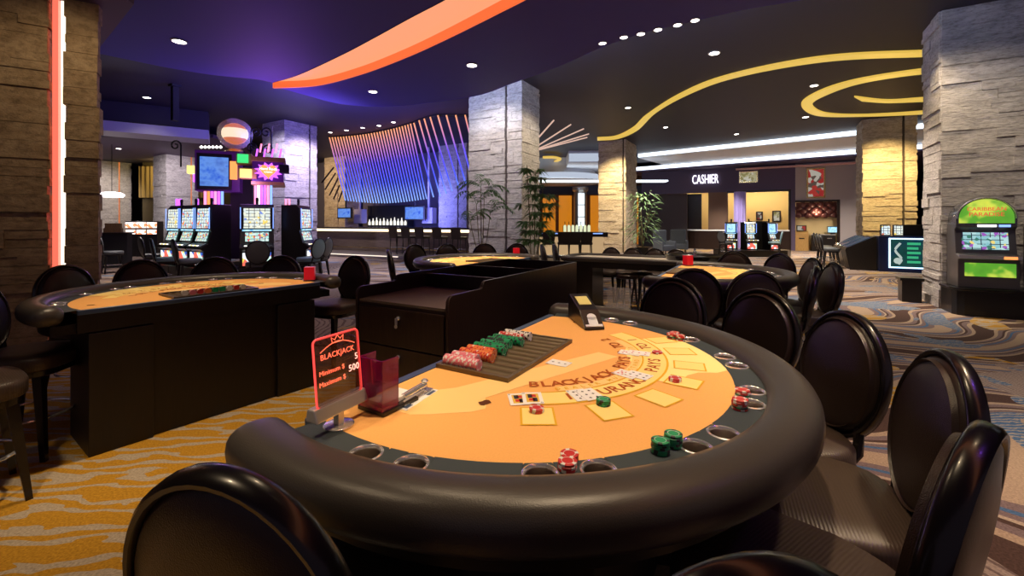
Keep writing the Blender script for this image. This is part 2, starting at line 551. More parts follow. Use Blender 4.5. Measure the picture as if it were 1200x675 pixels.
M['scr_reel2'] = display('lower_reel_glass', [(.45, .85, .80), (.85, .95, .9), (.9, .1, .1), (.05, .15, .4), (.95, .8, .2)], 1.0, 9, 'reel')
M['scr_belly'] = display('belly_glass', [(.85, .9, .95), (.95, .8, .1), (.05, .12, .5), (.6, .85, .75), (.9, .15, .1)], 1.25, 9, 'vor')
M['scr_top'] = display('paytable_glass', [(.85, .86, .68), (.72, .80, .78), (.95, .7, .15), (.2, .3, .75), (.95, .92, .75)], 1.1, 6, 'reel')
M['scr_jungle'] = display('jungle_glass', [(.04, .20, .02), (.75, .80, .08), (.12, .40, .03), (.55, .70, .08), (.9, .9, .3)], 1.0, 3.6, 'noise')
M['scr_jungle2'] = display('jungle_reels', [(.5, .75, .75), (.25, .55, .6), (.35, .1, .5), (.9, .7, .2), (.05, .2, .15)], 1.0, 7, 'reel')
M['scr_blue'] = display('blue_glass', [(.01, .06, .35), (.05, .35, .9), (.5, .85, 1)], 1.2, 6, 'noise')
M['scr_red'] = display('red_white_glass', [(1, .9, .85), (1, .25, .1), (1, .7, .6)], 1.8, 9, 'vor')
M['slant_glass'] = mat('dim_screen_glass', (.03, .04, .06), .15, emit=(.15, .3, .5), es=.15)
M['picture'] = display('picture_print', [(.6, .55, .3), (.35, .3, .1), (.8, .75, .6)], .55, 8, 'vor')  # framed print glows in place of light falling on it
M['poster_red'] = display('poster_print', [(.5, .03, .03), (.7, .65, .55), (.15, .1, .08), (.6, .05, .04)], .5, 5, 'vor')  # framed poster glows by its colour; also the kiosk screen
M['orange_panel'] = glow('amber_door_glow', (1, .32, .01), .55)  # glow put into the door colour, no lamp behind
M['curtain'] = mat('lilac_curtain', (.32, .26, .62), .8)
M['gold_curtain'] = mat('gold_curtain', (.5, .35, .12), .8)
M['sofa'] = mat('slate_fabric', (.04, .05, .08), .9)
M['tuft'] = leather('oxblood_tufted_leather', (.09, .02, .02), .4, 30)
M['bottle'] = mat('glowing_bottle_glass', (.5, .5, .4), .1, emit=(.95, .9, .7), es=1.1)  # glow in the glass stands in for light on the bottles


# ------------------------------------------------------------------ mesh building
class MB:
    def __init__(s):
        s.v, s.f, s.m = [], [], []

    def add(s, vs, fs, mi=0, T=None):
        o = len(s.v)
        for q in vs:
            q = Vector(q)
            s.v.append(T @ q if T is not None else q)
        for f in fs:
            s.f.append([i + o for i in f])
            s.m.append(mi)
        return s

    def box(s, x0, x1, y0, y1, z0, z1, mi=0, T=None):
        vs = [(x, y, z) for z in (z0, z1) for y in (y0, y1) for x in (x0, x1)]
        return s.add(vs, [(0, 2, 3, 1), (4, 5, 7, 6), (0, 1, 5, 4), (2, 6, 7, 3), (0, 4, 6, 2), (1, 3, 7, 5)], mi, T)

    def prism(s, poly, z0, z1, mi=0, T=None):
        n = len(poly)
        vs = [(x, y, z0) for x, y in poly] + [(x, y, z1) for x, y in poly]
        fs = [tuple(range(n))[::-1], tuple(range(n, 2 * n))]
        fs += [(i, (i + 1) % n, n + (i + 1) % n, n + i) for i in range(n)]
        return s.add(vs, fs, mi, T)

    def loft(s, rings, mi=0, T=None, cap=True, closed=True):
        n = len(rings[0])
        vs = [p for r in rings for p in r]
        fs = []
        for k in range(len(rings) - 1):
            for i in range(n if closed else n - 1):
                j = (i + 1) % n
                fs.append((k * n + i, k * n + j, (k + 1) * n + j, (k + 1) * n + i))
        if cap:
            fs.append(tuple(range(n))[::-1])
            fs.append(tuple(range((len(rings) - 1) * n, len(rings) * n)))
        return s.add(vs, fs, mi, T)

    def lathe(s, prof, n=24, mi=0, T=None, cap=True):
        return s.loft([[(r * math.cos(2 * PI * i / n), r * math.sin(2 * PI * i / n), z) for i in range(n)] for r, z in prof], mi, T, cap)

    def tube(s, pts, r, n=8, mi=0, T=None, closed=False, r2=None):
        pts = [Vector(p) for p in pts]
        rings = []
        k = len(pts)
        up = Vector((0, 0, 1))
        for i, p in enumerate(pts):
            if closed:
                d = pts[(i + 1) % k] - pts[i - 1]
            else:
                d = pts[min(i + 1, k - 1)] - pts[max(i - 1, 0)]
            d.normalize()
            a = d.cross(up)
            if a.length < .05:
                a = d.cross(Vector((1, 0, 0)))
            a.normalize()
            b = a.cross(d)
            rr = r if r2 is None else r + (r2 - r) * i / (k - 1)
            rings.append([p + a * rr * math.cos(2 * PI * j / n) + b * rr * math.sin(2 * PI * j / n) for j in range(n)])
        if closed:
            rings.append(rings[0])
        return s.loft(rings, mi, T, cap=not closed)

    def build(s, name, mats, parent=None, smooth=True, bevel=0, ang=40, loc=None):
        me = bpy.data.meshes.new(name)
        me.from_pydata([tuple(q) for q in s.v], [], s.f)
        if not isinstance(mats, (list, tuple)):
            mats = [mats]
        for q in mats:
            me.materials.append(q)
        me.polygons.foreach_set('material_index', s.m)
        me.update()
        if smooth:
            me.shade_smooth()
            me.set_sharp_from_angle(angle=math.radians(ang))
        o = bpy.data.objects.new(name, me)
        COL.objects.link(o)
        if parent:
            o.parent = parent
        if loc is not None:
            o.location = loc
        if bevel:
            b = o.modifiers.new('bevel', 'BEVEL')
            b.width = bevel
            b.segments = 2
            b.limit_method = 'ANGLE'
        return o


def tag(o, label=None, cat=None, group=None, kind=None):
    if label:
        o['label'] = label
    if cat:
        o['category'] = cat
    if group:
        o['group'] = group
    if kind:
        o['kind'] = kind
    return o


def thing(name, loc, rz=0, label=None, cat=None, group=None):
    o = bpy.data.objects.new(name, None)
    o.empty_display_size = .1
    COL.objects.link(o)
    o.location = loc
    o.rotation_euler = (0, 0, rz)
    return tag(o, label, cat, group)


def struct(o):
    o['kind'] = 'structure'
    return o


KIDS = {}


def kids(o):
    return [c for c in COL.objects if c.parent == o]


def copy_tree(o, parent=None, cache={}):
    c = o.copy()
    COL.objects.link(c)
    if parent:
        c.parent = parent
    if o.name not in cache:
        cache[o.name] = kids(o)
    for ch in cache[o.name]:
        copy_tree(ch, c)
    return c


def face(dx, dy):
    """rotation that turns local +Y to the direction (dx, dy)"""
    return math.atan2(dy, dx) - PI / 2


def text_into(mb, txt, size, T, mi=0, depth=.002, spacing=1.0, bold=0.0):
    cu = bpy.data.curves.new('t', 'FONT')
    cu.body = txt
    cu.size = size
    cu.extrude = depth
    cu.align_x = 'CENTER'
    cu.align_y = 'CENTER'
    cu.resolution_u = 3
    cu.offset = bold
    cu.space_character = spacing
    ob = bpy.data.objects.new('t', cu)
    me = ob.to_mesh()
    mb.add([v.co.copy() for v in me.vertices], [list(p.vertices) for p in me.polygons], mi, T)
    ob.to_mesh_clear()
    bpy.data.objects.remove(ob)
    bpy.data.curves.remove(cu)


def frame_T(o, x, z):
    """matrix with origin o, local x along x, local y along z (text plane), local z = x cross z"""
    x = Vector(x).normalized()
    z = Vector(z).normalized()
    y = x.cross(z)
    m = Matrix((x, z, y)).transposed().to_4x4()
    m.translation = Vector(o)
    return m


def RT(loc, rz=0):
    return Matrix.Translation(Vector(loc)) @ Matrix.Rotation(rz, 4, 'Z')


# ------------------------------------------------------------------ the room shell
m = MB()
m.box(-34, 30, -3.5, 36, -.1, 0)
struct(m.build('floor', M['carpet'], smooth=False))
CEIL = 5.15
m = MB()
m.box(-34, 30, -3.5, 36, CEIL, CEIL + .12)
struct(m.build('ceiling', M['ceil_dark'], smooth=False))
m = MB()
m.box(-34, 30, 34, 34.2, 0, CEIL)
struct(m.build('wall_back', M['wall_dark'], smooth=False))
m = MB()
m.box(-34, -33.8, -3.5, 34, 0, CEIL)
struct(m.build('wall_left', M['wall_dark'], smooth=False))
m = MB()
m.box(29.8, 30, -3.5, 34, 0, CEIL)
struct(m.build('wall_right', M['wall_dark'], smooth=False))


def curve(pts, n=8):
    """Catmull-Rom through 2D points"""
    out = []
    P = [Vector(p[:2]) for p in pts]
    P = [P[0] * 2 - P[1]] + P + [P[-1] * 2 - P[-2]]
    for i in range(1, len(P) - 2):
        for k in range(n):
            t = k / n
            a, b, c, d = P[i - 1], P[i], P[i + 1], P[i + 2]
            out.append(.5 * ((2 * b) + (c - a) * t + (2 * a - 5 * b + 4 * c - d) * t * t + (3 * b - a - 3 * c + d) * t ** 3))
    out.append(P[-2])
    return [(q.x, q.y) for q in out]


DROP = 4.2
# dropped ceiling in two leaves with the orange slot between them
slot_near = curve([W(*p, DROP)[:2] for p in [(320, 97), (350, 88), (400, 65), (440, 44), (480, 22), (522, 0)]] + [(-.42, 4.92), (0, 4.45), (.6, 3.6), (1.3, 2.2), (2.0, 0), (2.4, -3.4)])
slot_far = curve([W(*p, DROP)[:2] for p in [(320, 100), (370, 97), (420, 84), (470, 65), (520, 42), (602, 0)]] + [(.42, 4.9), (.85, 4.4), (1.4, 3.5), (2.1, 2.1), (2.8, 0), (3.3, -3.4)])
edge_right = curve([W(*p, DROP)[:2] for p in [(320, 101), (360, 112), (400, 122), (450, 125), (500, 121), (560, 112), (600, 98), (650, 80), (700, 58), (750, 40), (800, 28), (870, 12), (935, 1)]] + [(5.2, 4.6), (7.2, 4.0), (9.5, 3.8), (12, 3.9)])
left_edge = curve([W(*p, DROP)[:2] for p in [(112, 62), (160, 72), (200, 80), (250, 88), (300, 93), (320, 97)]])
near_leaf = [(-12, -3.4), (-12, 6.9)] + left_edge[:-1] + slot_near
m = MB()
m.prism(near_leaf[::-1], DROP, DROP + .1)
struct(m.build('ceiling_dropped_near', M['ceil_indigo'], smooth=False))
far_leaf = edge_right + [(12, -3.4)] + slot_far[::-1]
m = MB()
m.prism(far_leaf[::-1], DROP, DROP + .1)
struct(m.build('ceiling_dropped_far', M['ceil_indigo'], smooth=False))
# orange slot: lid and far fascia, cove light put in as their own glow
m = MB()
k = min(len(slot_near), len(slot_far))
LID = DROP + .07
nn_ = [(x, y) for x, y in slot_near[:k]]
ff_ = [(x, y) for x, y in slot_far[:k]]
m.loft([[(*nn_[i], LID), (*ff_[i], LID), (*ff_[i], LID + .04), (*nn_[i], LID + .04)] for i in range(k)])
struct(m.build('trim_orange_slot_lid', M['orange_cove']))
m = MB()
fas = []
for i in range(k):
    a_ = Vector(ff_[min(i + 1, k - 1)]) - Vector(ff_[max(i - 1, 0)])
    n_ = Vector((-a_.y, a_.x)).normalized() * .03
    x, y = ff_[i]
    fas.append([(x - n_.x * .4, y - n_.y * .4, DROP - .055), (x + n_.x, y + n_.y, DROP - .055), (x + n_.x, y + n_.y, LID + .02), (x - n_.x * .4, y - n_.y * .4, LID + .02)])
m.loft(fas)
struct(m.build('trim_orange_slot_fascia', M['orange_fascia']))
# dark edge along the slot's near side
m = MB()
m.loft([[(x - .03, y, DROP), (x, y, DROP), (x, y, DROP + .45), (x - .03, y, DROP + .45)] for x, y in slot_near[:k]])
struct(m.build('trim_slot_near_side', M['ceil_indigo']))


def led_line(name, path, z, mt, w=.03, h=.02):
    m = MB()
    m.tube([(x, y, z) for x, y in path], w / 2, 6)
    return struct(m.build(name, mt))


# cove strips lying on top of the dropped leaves, washing the upper ceiling
inner = [(x * .985 - .12, y - .22) for x, y in edge_right[20:] if x < 4.2]
led_line('trim_cove_led', inner, DROP + .14, glow('cool_cove_led', (.55, .68, 1), 150), .05)
inner = [(x * .985 - .05, y - .25) for x, y in edge_right[2:22]]
led_line('trim_cove_led_blue', inner, DROP + .14, glow('blue_cove_led', (.28, .18, 1), 80), .05)

# lower mauve soffit by the left pillar
m = MB()
c1, c2 = W(112, 62, 4.06), W(157, 5, 4.06)
m.prism([(c1.x, c1.y), (-12, c1.y + 1.2), (-12, -3.4), (-3.2, -3.4), (c2.x, c2.y)], 4.06, 4.2)
struct(m.build('ceiling_soffit_left', M['ceil_mauve'], smooth=False))
# grey beam across the left background
m = MB()
e1, e0 = Vector((-9.9, 14.2, 0)), Vector((-16.5, 9.9, 0))
dr = (e1 - e0).normalized()
nr = Vector((-dr.y, dr.x, 0))
p4 = [e0, e1, e1 + nr * 1.1, e0 + nr * 1.1]
m.prism([(q.x, q.y) for q in p4], 4.2, 4.5)
struct(m.build('ceiling_beam_left', M['beam_grey'], smooth=False))
m = MB()
m.prism([((q + nr * .25).x, (q + nr * .25).y) for q in p4[:2]] + [((q - nr * .2).x, (q - nr * .2).y) for q in p4[2:]], 4.5, 5.15)
struct(m.build('ceiling_beam_riser', M['ceil_dark'], smooth=False))
m = MB()
m.prism([(-34, 15.5), (-11.4, 16.6), (-11.4, 21.5), (-34, 23)][::-1], 4.72, 4.85)
struct(m.build('ceiling_coffer_left', M['ceil_mauve'], smooth=False))


# ------------------------------------------------------------------ stone pillars
def pillar(n, corner, Lb, La, mt, groove=None, neon=None, row=.17, top=CEIL, gw=.07, seed=1, yaw=YAW):
    """corner = nearest corner; local x runs along B, y along A; the block spans x -Lb..0, y 0..La"""
    rnd = random.Random(seed)
    m = MB()
    g = .05
    m.box(-Lb + g, -g, g, La - g, 0, top - .002)
    nrow = int(top / row)
    rh = top / nrow

    def course(L, place):
        for r in range(nrow):
            s = 0
            while s < L - .01:
                w = rnd.uniform(.35, .95)
                if L - s - w < .2:
                    w = L - s
                sub = rnd.choice((1, 1, 2))
                for q in range(sub):
                    place(s, s + w, r * rh + q * rh / sub, r * rh + (q + 1) * rh / sub - .004, rnd.uniform(0, .038))
                s += w

    def clip(s0, s1, which):
        out = [(s0, s1)]
        if groove and groove[0] == which:
            a, b = groove[1], groove[1] + gw
            res = []
            for q0, q1 in out:
                if q1 <= a or q0 >= b:
                    res.append((q0, q1))
                else:
                    if q0 < a:
                        res.append((q0, a))
                    if q1 > b:
                        res.append((b, q1))
            out = res
        return out

    def stonebox(x0, x1, y0, y1, z0, z1, nrm, L):
        # slightly irregular front
        m.box(x0, x1, y0, y1, z0, z1)
    course(Lb, lambda a, b, z0, z1, e: [stonebox(-Lb + q0, -Lb + q1 + (e if q1 > Lb - .01 else 0), -e, g + .01, z0, z1, 0, Lb) for q0, q1 in clip(a, b, 'front')])
    course(La, lambda a, b, z0, z1, e: [stonebox(-g - .01, e, q0, q1, z0, z1, 1, La) for q0, q1 in clip(a, b, 'side')])
    course(La, lambda a, b, z0, z1, e: m.box(-Lb - e, -Lb + g + .01, a, b, z0, z1))
    course(Lb, lambda a, b, z0, z1, e: m.box(-Lb + a, -Lb + b, La - g - .01, La + e, z0, z1))
    t = m.build('wall_pillar_%s' % n, mt, smooth=False)
    t.location = (corner[0], corner[1], 0)
    t.rotation_euler = (0, 0, yaw)
    struct(t)
    if groove and neon:
        m = MB()
        if groove[0] == 'front':
            m.box(-Lb + groove[1] + .005, -Lb + groove[1] + gw - .005, g - .035, g + .005, 0, top)
        else:
            m.box(-g - .005, -g + .035, groove[1] + .005, groove[1] + gw - .005, 0, top)
        m.build('groove_strip', neon, t, smooth=False)
    return t


M['amber_strip'] = glow('amber_strip', (1, .25, .05), .7)
M['groove_shade'] = mat('shaded_groove', (.05, .035, .03), .8)  # dark inset painted for the shade inside the grooves
pillar('center', (.24, 11.14), 1.63, 1.0, M['stone_grey'], ('front', 1.15), M['groove_shade'], seed=2, row=.13)
pillar('right_near', (7.45 + B.x * 2.8, 7.55 + B.y * 2.8), 2.8, .95, M['stone_grey'], seed=3, row=.16)
pillar('amber_back', (12.5 + B.x * 1.42, 15.5 + B.y * 1.42), 1.42, 1.2, M['stone_warm'], ('front', 1.06), M['groove_shade'], seed=4)
pillar('amber_middle', (4.97, 19.1), 1.2, 1.9, M['stone_warm'], ('front', 1.08), M['groove_shade'], seed=5)
pillar('left_middle', (-8.1, 15.5), 1.33, 1.28, M['stone_grey'], ('side', .95), M['groove_shade'], seed=6)
pillar('left_back', (-16.36, 20.6), 1.33, 1.33, M['stone_grey'], ('side', 1.0), M['amber_strip'], seed=7)
pillar('far_left', (-24.3, 25.6), 1.33, 1.5, M['stone_grey'], ('side', .9), M['amber_strip'], seed=8)
pillar('far_middle', (10.3, 26.2), 1.9, .7, M['stone_grey'], ('front', 1.0), M['amber_strip'], top=4.45, seed=9, gw=.16)
pillar('bar_left', (-9.15, 23.85), 1.7, .9, M['stone_warm'], ('front', 1.1), M['groove_shade'], seed=10)
pillar('bar_right', (-2.1, 20.0), 1.6, 1.3, M['stone_grey'], ('front', 1.1), M['groove_shade'], seed=11)
# big left pillar: main block and the return beyond the coral light groove
LY = math.radians(32)
pillar('left_near', (-5.30, 4.95), 2.6, 1.2, M['stone_brown'], seed=12, row=.2, top=4.2, yaw=LY)
pillar('left_return', (-4.91, 5.13), .24, .16, M['stone_brown'], seed=13, row=.2, top=4.06, yaw=LY)
m = MB()
m.box(0, .05, .03, .12, 0, 4.2, 0, RT((-5.25, 4.96, 0), LY))
struct(m.build('trim_coral_neon', M['neon_coral'], smooth=False))
m = MB()
m.box(0, .03, .08, .12, 0, 4.2, 0, RT((-5.20, 4.99, 0), LY))  # glowing strip stands in for white light on the rough stone edge
struct(m.build('trim_white_glow', M['neon_white'], smooth=False))


# move the pillars that were described by their right-hand corner onto the grid
# ------------------------------------------------------------------ yellow ceiling ribbons
def ribbon(name, pts, wpts, z, mt, label):
    a = curve([W(*p, z)[:2] for p in pts], 10)
    b = curve([W(*p, z)[:2] for p in wpts], 10)
    m = MB()
    k = min(len(a), len(b))
    m.loft([[(*a[i], z), (*b[i], z), (*b[i], z + .05), (*a[i], z + .05)] for i in range(k)])
    o = m.build(name, mt)
    struct(o)
    return o


ribbon('trim_yellow_wave', [(700, 162), (722, 160), (742, 150), (757, 136), (795, 112), (850, 90), (960, 68), (1083, 61), (1180, 60)],
       [(700, 165), (724, 163), (747, 153), (768, 133), (805, 112), (860, 92), (965, 73), (1083, 67), (1180, 66)], CEIL - .05, M['yellow_cove'], '')
ribbon('trim_yellow_ring', [(1150, 78), (1083, 82), (1000, 95), (955, 110), (939, 124), (958, 136), (1010, 137), (1083, 134), (1150, 128)],
       [(1150, 84), (1083, 87), (1010, 98), (968, 112), (952, 123), (968, 133), (1012, 135), (1083, 131), (1150, 124)], CEIL - .05, M['yellow_cove'], '')
ribbon('trim_yellow_arc', [(1150, 112), (1083, 115.5), (1040, 118), (1001, 114)],
       [(1150, 117), (1083, 119.5), (1040, 121), (1010, 119)], CEIL - .05, M['yellow_cove'], '')
ribbon('trim_yellow_loop', [(636, 196), (650, 191), (658, 187), (650, 184), (636, 184)], [(636, 193), (648, 190), (653, 187), (648, 186), (636, 186)], CEIL - .25, M['yellow_cove'], '')

# ------------------------------------------------------------------ stepped white coves at the back right


def strip(name, p0, p1, z0, z1, depth, mt):
    p0, p1 = Vector((*p0, 0)), Vector((*p1, 0))
    d = (p1 - p0).normalized()
    nn = Vector((-d.y, d.x, 0))
    if nn.y < 0:
        nn = -nn
    m = MB()
    q = [p0, p1, p1 + nn * depth, p0 + nn * depth]
    m.prism([(a.x, a.y) for a in q], z0, z1)
    return struct(m.build(name, mt, smooth=False))


cA, cB = W(1080, 143, 5.12)[:2], W(748, 181, 5.12)[:2]
far1 = (cB[0] - 1.2, cB[1] + 1.0)
strip('ceiling_step_upper', (cA[0] + 8, cA[1] - 6.2), cB, 4.93, 5.15, 9, M['white_paint'])
strip('trim_cove_upper', (cA[0] + 8, cA[1] - 6.2), cB, 4.97, 5.14, -.03, M['white_cove'])
dA, dB = W(1080, 167, 4.9)[:2], W(735, 197, 4.9)[:2]
strip('ceiling_step_lower', (dA[0] + 6, dA[1] - 4), dB, 4.60, 4.93, 9, M['wall_plum'])
strip('trim_cove_lower', (dA[0] + 6, dA[1] - 4), dB, 4.70, 4.90, -.03, M['white_cove'])
# white drum and steps left of the amber pillar
strip('ceiling_step_far', (2.9, 22.2), (6.2, 22.0), 4.55, 5.15, 6, M['white_paint'])
strip('trim_cove_far', (2.9, 22.18), (6.2, 21.98), 4.60, 5.0, -.03, M['soft_cove'])
m = MB()
T = RT((2.6, 27.0, 0))
m.lathe([(3.0, 3.95), (3.0, 4.3), (2.6, 4.35), (2.6, 5.15)], 48, 0, T)
struct(m.build('ceiling_drum', M['white_paint']))
m = MB()
m.lathe([(3.03, 4.0), (3.03, 4.28)], 48, 0, T, cap=False)
struct(m.build('trim_drum_glow', M['soft_cove']))
strip('trim_bar_canopy', (-.5, 23.4), (8.4, 23.4), 3.70, 3.78, .6, M['white_cove'])

# ------------------------------------------------------------------ cashier front
Q = Vector((14.1, 23.6, 0))


def tq(px, off=0.0):
    r = (px - 600) / F
    q = Q + A * off
    return (r * q.y - q.x) / (B.x - r * B.y)


def on(px, off=0.0):
    return Q + A * off + B * tq(px, off)


def panel(name, px0, px1, z0, z1, mt, off=0.0, th=.15, parent=None, smooth=False):
    a, b = on(px0, off), on(px1, off)
    m = MB()
    q = [a, b, b + A * th, a + A * th]
    m.prism([(v.x, v.y) for v in q], z0, z1)
    return m.build(name, mt, parent, smooth=smooth)


struct(panel('wall_cashier_header', 752, 926, 3.22, 4.62, M['wall_plum'], 0, .25))
struct(panel('wall_cashier_mullion', 830, 853, 0, 3.22, mat('umber_wall', (.16, .09, .06), .6), 0, .2))
struct(panel('wall_cashier_jamb', 926, 932, 0, 4.62, M['wall_plum'], -.01, .3))
struct(panel('trim_cashier_frame', 924, 927, 0, 3.26, M['dark_wood'], -.06, .08))
struct(panel('trim_cashier_head', 852, 926, 3.16, 3.26, M['dark_wood'], -.06, .08))
struct(panel('wall_cashier_left', 748, 805, 0, 3.22, M['wall_dark'], .3, .2))
struct(panel('wall_cashier_wood', 804, 822, 0, 3.22, M['dark_wood'], .9, .2))
struct(panel('wall_cashier_back', 815, 945, 0, 3.6, M['cream_wall'], 2.6, .15))
struct(panel('ceiling_cashier', 800, 932, 3.3, 3.4, M['cream_wall'], .25, 2.4))
struct(panel('wall_grey_top', 932, 1040, 2.62, 4.62, M['wall_grey'], 0, .2))
struct(panel('wall_grey_right', 984, 1040, 0, 2.62, M['wall_grey'], 0, .2))
struct(panel('trim_alcove_right', 981, 984.5, 0, 2.62, M['dark_wood'], -.05, .1))
struct(panel('trim_alcove_top', 932, 984.5, 2.56, 2.66, M['dark_wood'], -.05, .1))
struct(panel('wall_alcove_back', 926, 992, 0, 2.6, M['cream_wall'], .75, .1))
struct(panel('trim_pink_cornice', 862, 1003, 4.42, 4.5, mat('pink_cornice', (.75, .45, .42), .6), -.35, .35))
for px, off in ((862, 1.2), (886, 1.2), (915, 1.2), (812, 1.2)):
    q = on(px, off)
    light('POINT', 'cashier_downlight', (q.x, q.y, 3.1), 45, (1, .82, .5), .08)
q = on(957, .4)
light('POINT', 'alcove_downlight', (q.x, q.y, 2.0), 14, (1, .82, .5), .06)
# tufted headboard panel in the alcove
a, b = on(933, .55), on(981, .55)
m = MB()
m.prism([(v.x, v.y) for v in (a, b, b + A * .1, a + A * .1)], 1.78, 2.56)
L = (b - a).length
for r in range(4):
    for c in range(9):
        if (r + c) % 2 == 0:
            q = a + B * (L * (c + .5) / 9)
            m.lathe([(.16, 0), (.14, .03), (.08, .055), (0.001, .065)], 10, 0, Matrix.Translation((q.x, q.y, 1.88 + r * .19)) @ Matrix.Rotation(YAW, 4, 'Z') @ Matrix.Rotation(PI / 2, 4, 'X'), cap=False)
tag(m.build('tufted_panel', M['tuft']), 'oxblood tufted leather panel across the top of the lit alcove', 'wall panel')


def box_part(name, mt, parent, x0, x1, y0, y1, z0, z1, bevel=0.0):
    m = MB()
    m.box(x0, x1, y0, y1, z0, z1)
    return m.build(name, mt, parent, smooth=False, bevel=bevel)


def framed(px0, px1, py0, py1, off, label, art, fmat, name='picture_frame'):
    a = on((px0 + px1) / 2, off)
    w = (on(px1, off) - on(px0, off)).length
    h0 = H - (py1 - HOR) * a.y / F
    h1 = H - (py0 - HOR) * a.y / F
    t = thing(name, (a.x, a.y, (h0 + h1) / 2), YAW, label, 'picture')
    m = MB()
    hh = (h1 - h0) / 2
    for x0, x1, z0, z1 in ((-w / 2, w / 2, hh - .07, hh), (-w / 2, w / 2, -hh, -hh + .07), (-w / 2, -w / 2 + .07, -hh + .07, hh - .07), (w / 2 - .07, w / 2, -hh + .07, hh - .07)):
        m.box(x0, x1, -.06, 0, z0, z1)
    m.build('frame', fmat, t, smooth=False)
    box_part('print', art, t, -w / 2 + .06, w / 2 - .06, -.03, -.005, -hh + .06, hh - .06)
    return t


framed(866, 888, 201, 214, 0, 'gilt framed lit picture on the plum wall right of the lettering', M['picture'], M['brass'])
framed(945, 967, 197, 232, 0, 'tall framed red poster on the grey wall above the alcove', M['poster_red'], M['brass'])
framed(886, 894, 248, 258, 2.6, 'small dark framed print at left on the yellow cashier wall', M['poster_red'], M['dark_wood'])
framed(905, 915, 247, 260, 2.6, 'framed print at right on the yellow cashier wall', M['picture'], M['dark_wood'])
# lettering
m = MB()
a, b = on(811, -.06), on(842, -.06)
ce = (a + b) / 2
text_into(m, 'CASHIER', .74, frame_T((ce.x, ce.y, 3.98), B, (0, 0, 1)), 0, .03)
xs = [v.x for v in m.v]
wd = max(xs) - min(xs)
k = abs(b.x - a.x) / wd
for v in m.v:
    rel = v - Vector((ce.x, ce.y, 3.98))
    bx = rel.dot(B)
    v -= B * bx * (1 - k)
tag(m.build('cashier_lettering', M['led_white'], smooth=False), 'white lit CASHIER lettering on the plum wall over the counter', 'sign')
# cashier counter
for px0, px1, off, nm, lb in ((804, 856, -.9, 'a', 'curved dark wood cashier counter with white top, left of the lilac curtain'), (880, 925, -.2, 'b', 'dark wood cashier counter with white top at the right of the window')):
    t0, t1 = on(px0, off), on(px1, off)
    c0 = (t0 + t1) / 2
    L = (t1 - t0).length
    t = thing('service_counter', (c0.x, c0.y, 0), YAW, lb, 'counter')
    poly = [(L / 2, 0), (L / 2, .6), (-L / 2, .6)] + [(-L / 2 + .7 - .7 * math.cos(q), .6 - .6 * math.sin(q)) for q in (0.1, .4, .8, 1.2, 1.5)]
    m = MB()
    m.prism(poly, 0, 1.02)
    m.build('body', M['dark_wood'], t, smooth=False)
    m = MB()
    m.prism([(x * 1.02, y * 1.05 - .03) for x, y in poly], 1.02, 1.09)
    m.build('countertop', M['white_paint'], t, smooth=False, bevel=.01)
# lilac curtain column and pole
a = on(867, -1.0)
m = MB()
prof = []
for i in range(48):
    q = 2 * PI * i / 48
    r = .27 + .03 * math.sin(q * 11)
    prof.append((a.x + r * math.cos(q), a.y + r * math.sin(q)))
m.prism(prof, .12, 3.15)
tag(m.build('curtain', M['curtain']), 'tall gathered lilac curtain hanging in front of the cashier window', 'curtain')
m = MB()
m.tube([(a.x - .2, a.y - .5, 0), (a.x - .2, a.y - .5, 1.2)], .03, 8)
m.lathe([(.14, 0), (.14, .02), (.03, .04)], 16, 0, RT((a.x - .2, a.y - .5, 0)))
tag(m.build('pole', M['steel']), 'slim steel pole standing before the lilac curtain', 'pole')
# kiosk and cabinet in the alcove
a = on(939.5, .05)
t = thing('payment_kiosk', (a.x, a.y, 0), YAW, 'yellow payment kiosk with a tilted screen in the alcove', 'kiosk')
m = MB()
T = Matrix.Identity(4)
m.prism([(-.0, 0), (.5, 0), (.5, 1.05), (.12, 1.0), (0, .9)], -.3, .3, 0, Matrix.Rotation(PI / 2, 4, 'Z') @ Matrix.Rotation(PI / 2, 4, 'X'))
m.build('cabinet', M['gold_wood'], t, smooth=False, bevel=.01)
box_part('screen_housing', M['black'], t, -.22, .22, .12, .3, 1.04, 1.34, .01)
box_part('screen', M['poster_red'], t, -.18, .18, .108, .12, 1.08, 1.3)
box_part('card_slot', M['black'], t, -.12, .12, -.012, .0, .62, .68)
a = on(965, .05)
t = thing('storage_cabinet', (a.x, a.y, 0), YAW, 'black two door cabinet with steel top in the alcove', 'cabinet')
box_part('body', M['black'], t, -.50, .50, 0, .55, 0, .84, .008)
box_part('countertop', M['steel'], t, -.52, .52, -.03, .58, .84, .88)
for s in (-1, 1):
    d = box_part('door', M['black'], t, s * .25 - .23, s * .25 + .23, -.02, 0, .06, .78, .004)
    box_part('handle', M['chrome'], d, s * .25 - .1, s * .25 + .1, -.04, -.02, .66, .69)
a = on(976, .3)
t = thing('monitor', (a.x, a.y, .88), YAW, 'small dark monitor standing on the black alcove cabinet', 'monitor')
box_part('screen', M['scr_blue'], t, -.2, .2, 0, .02, .1, .38)
box_part('housing', M['black'], t, -.23, .23, .02, .06, .07, .41)
box_part('stand', M['black'], t, -.1, .1, 0, .14, 0, .1)
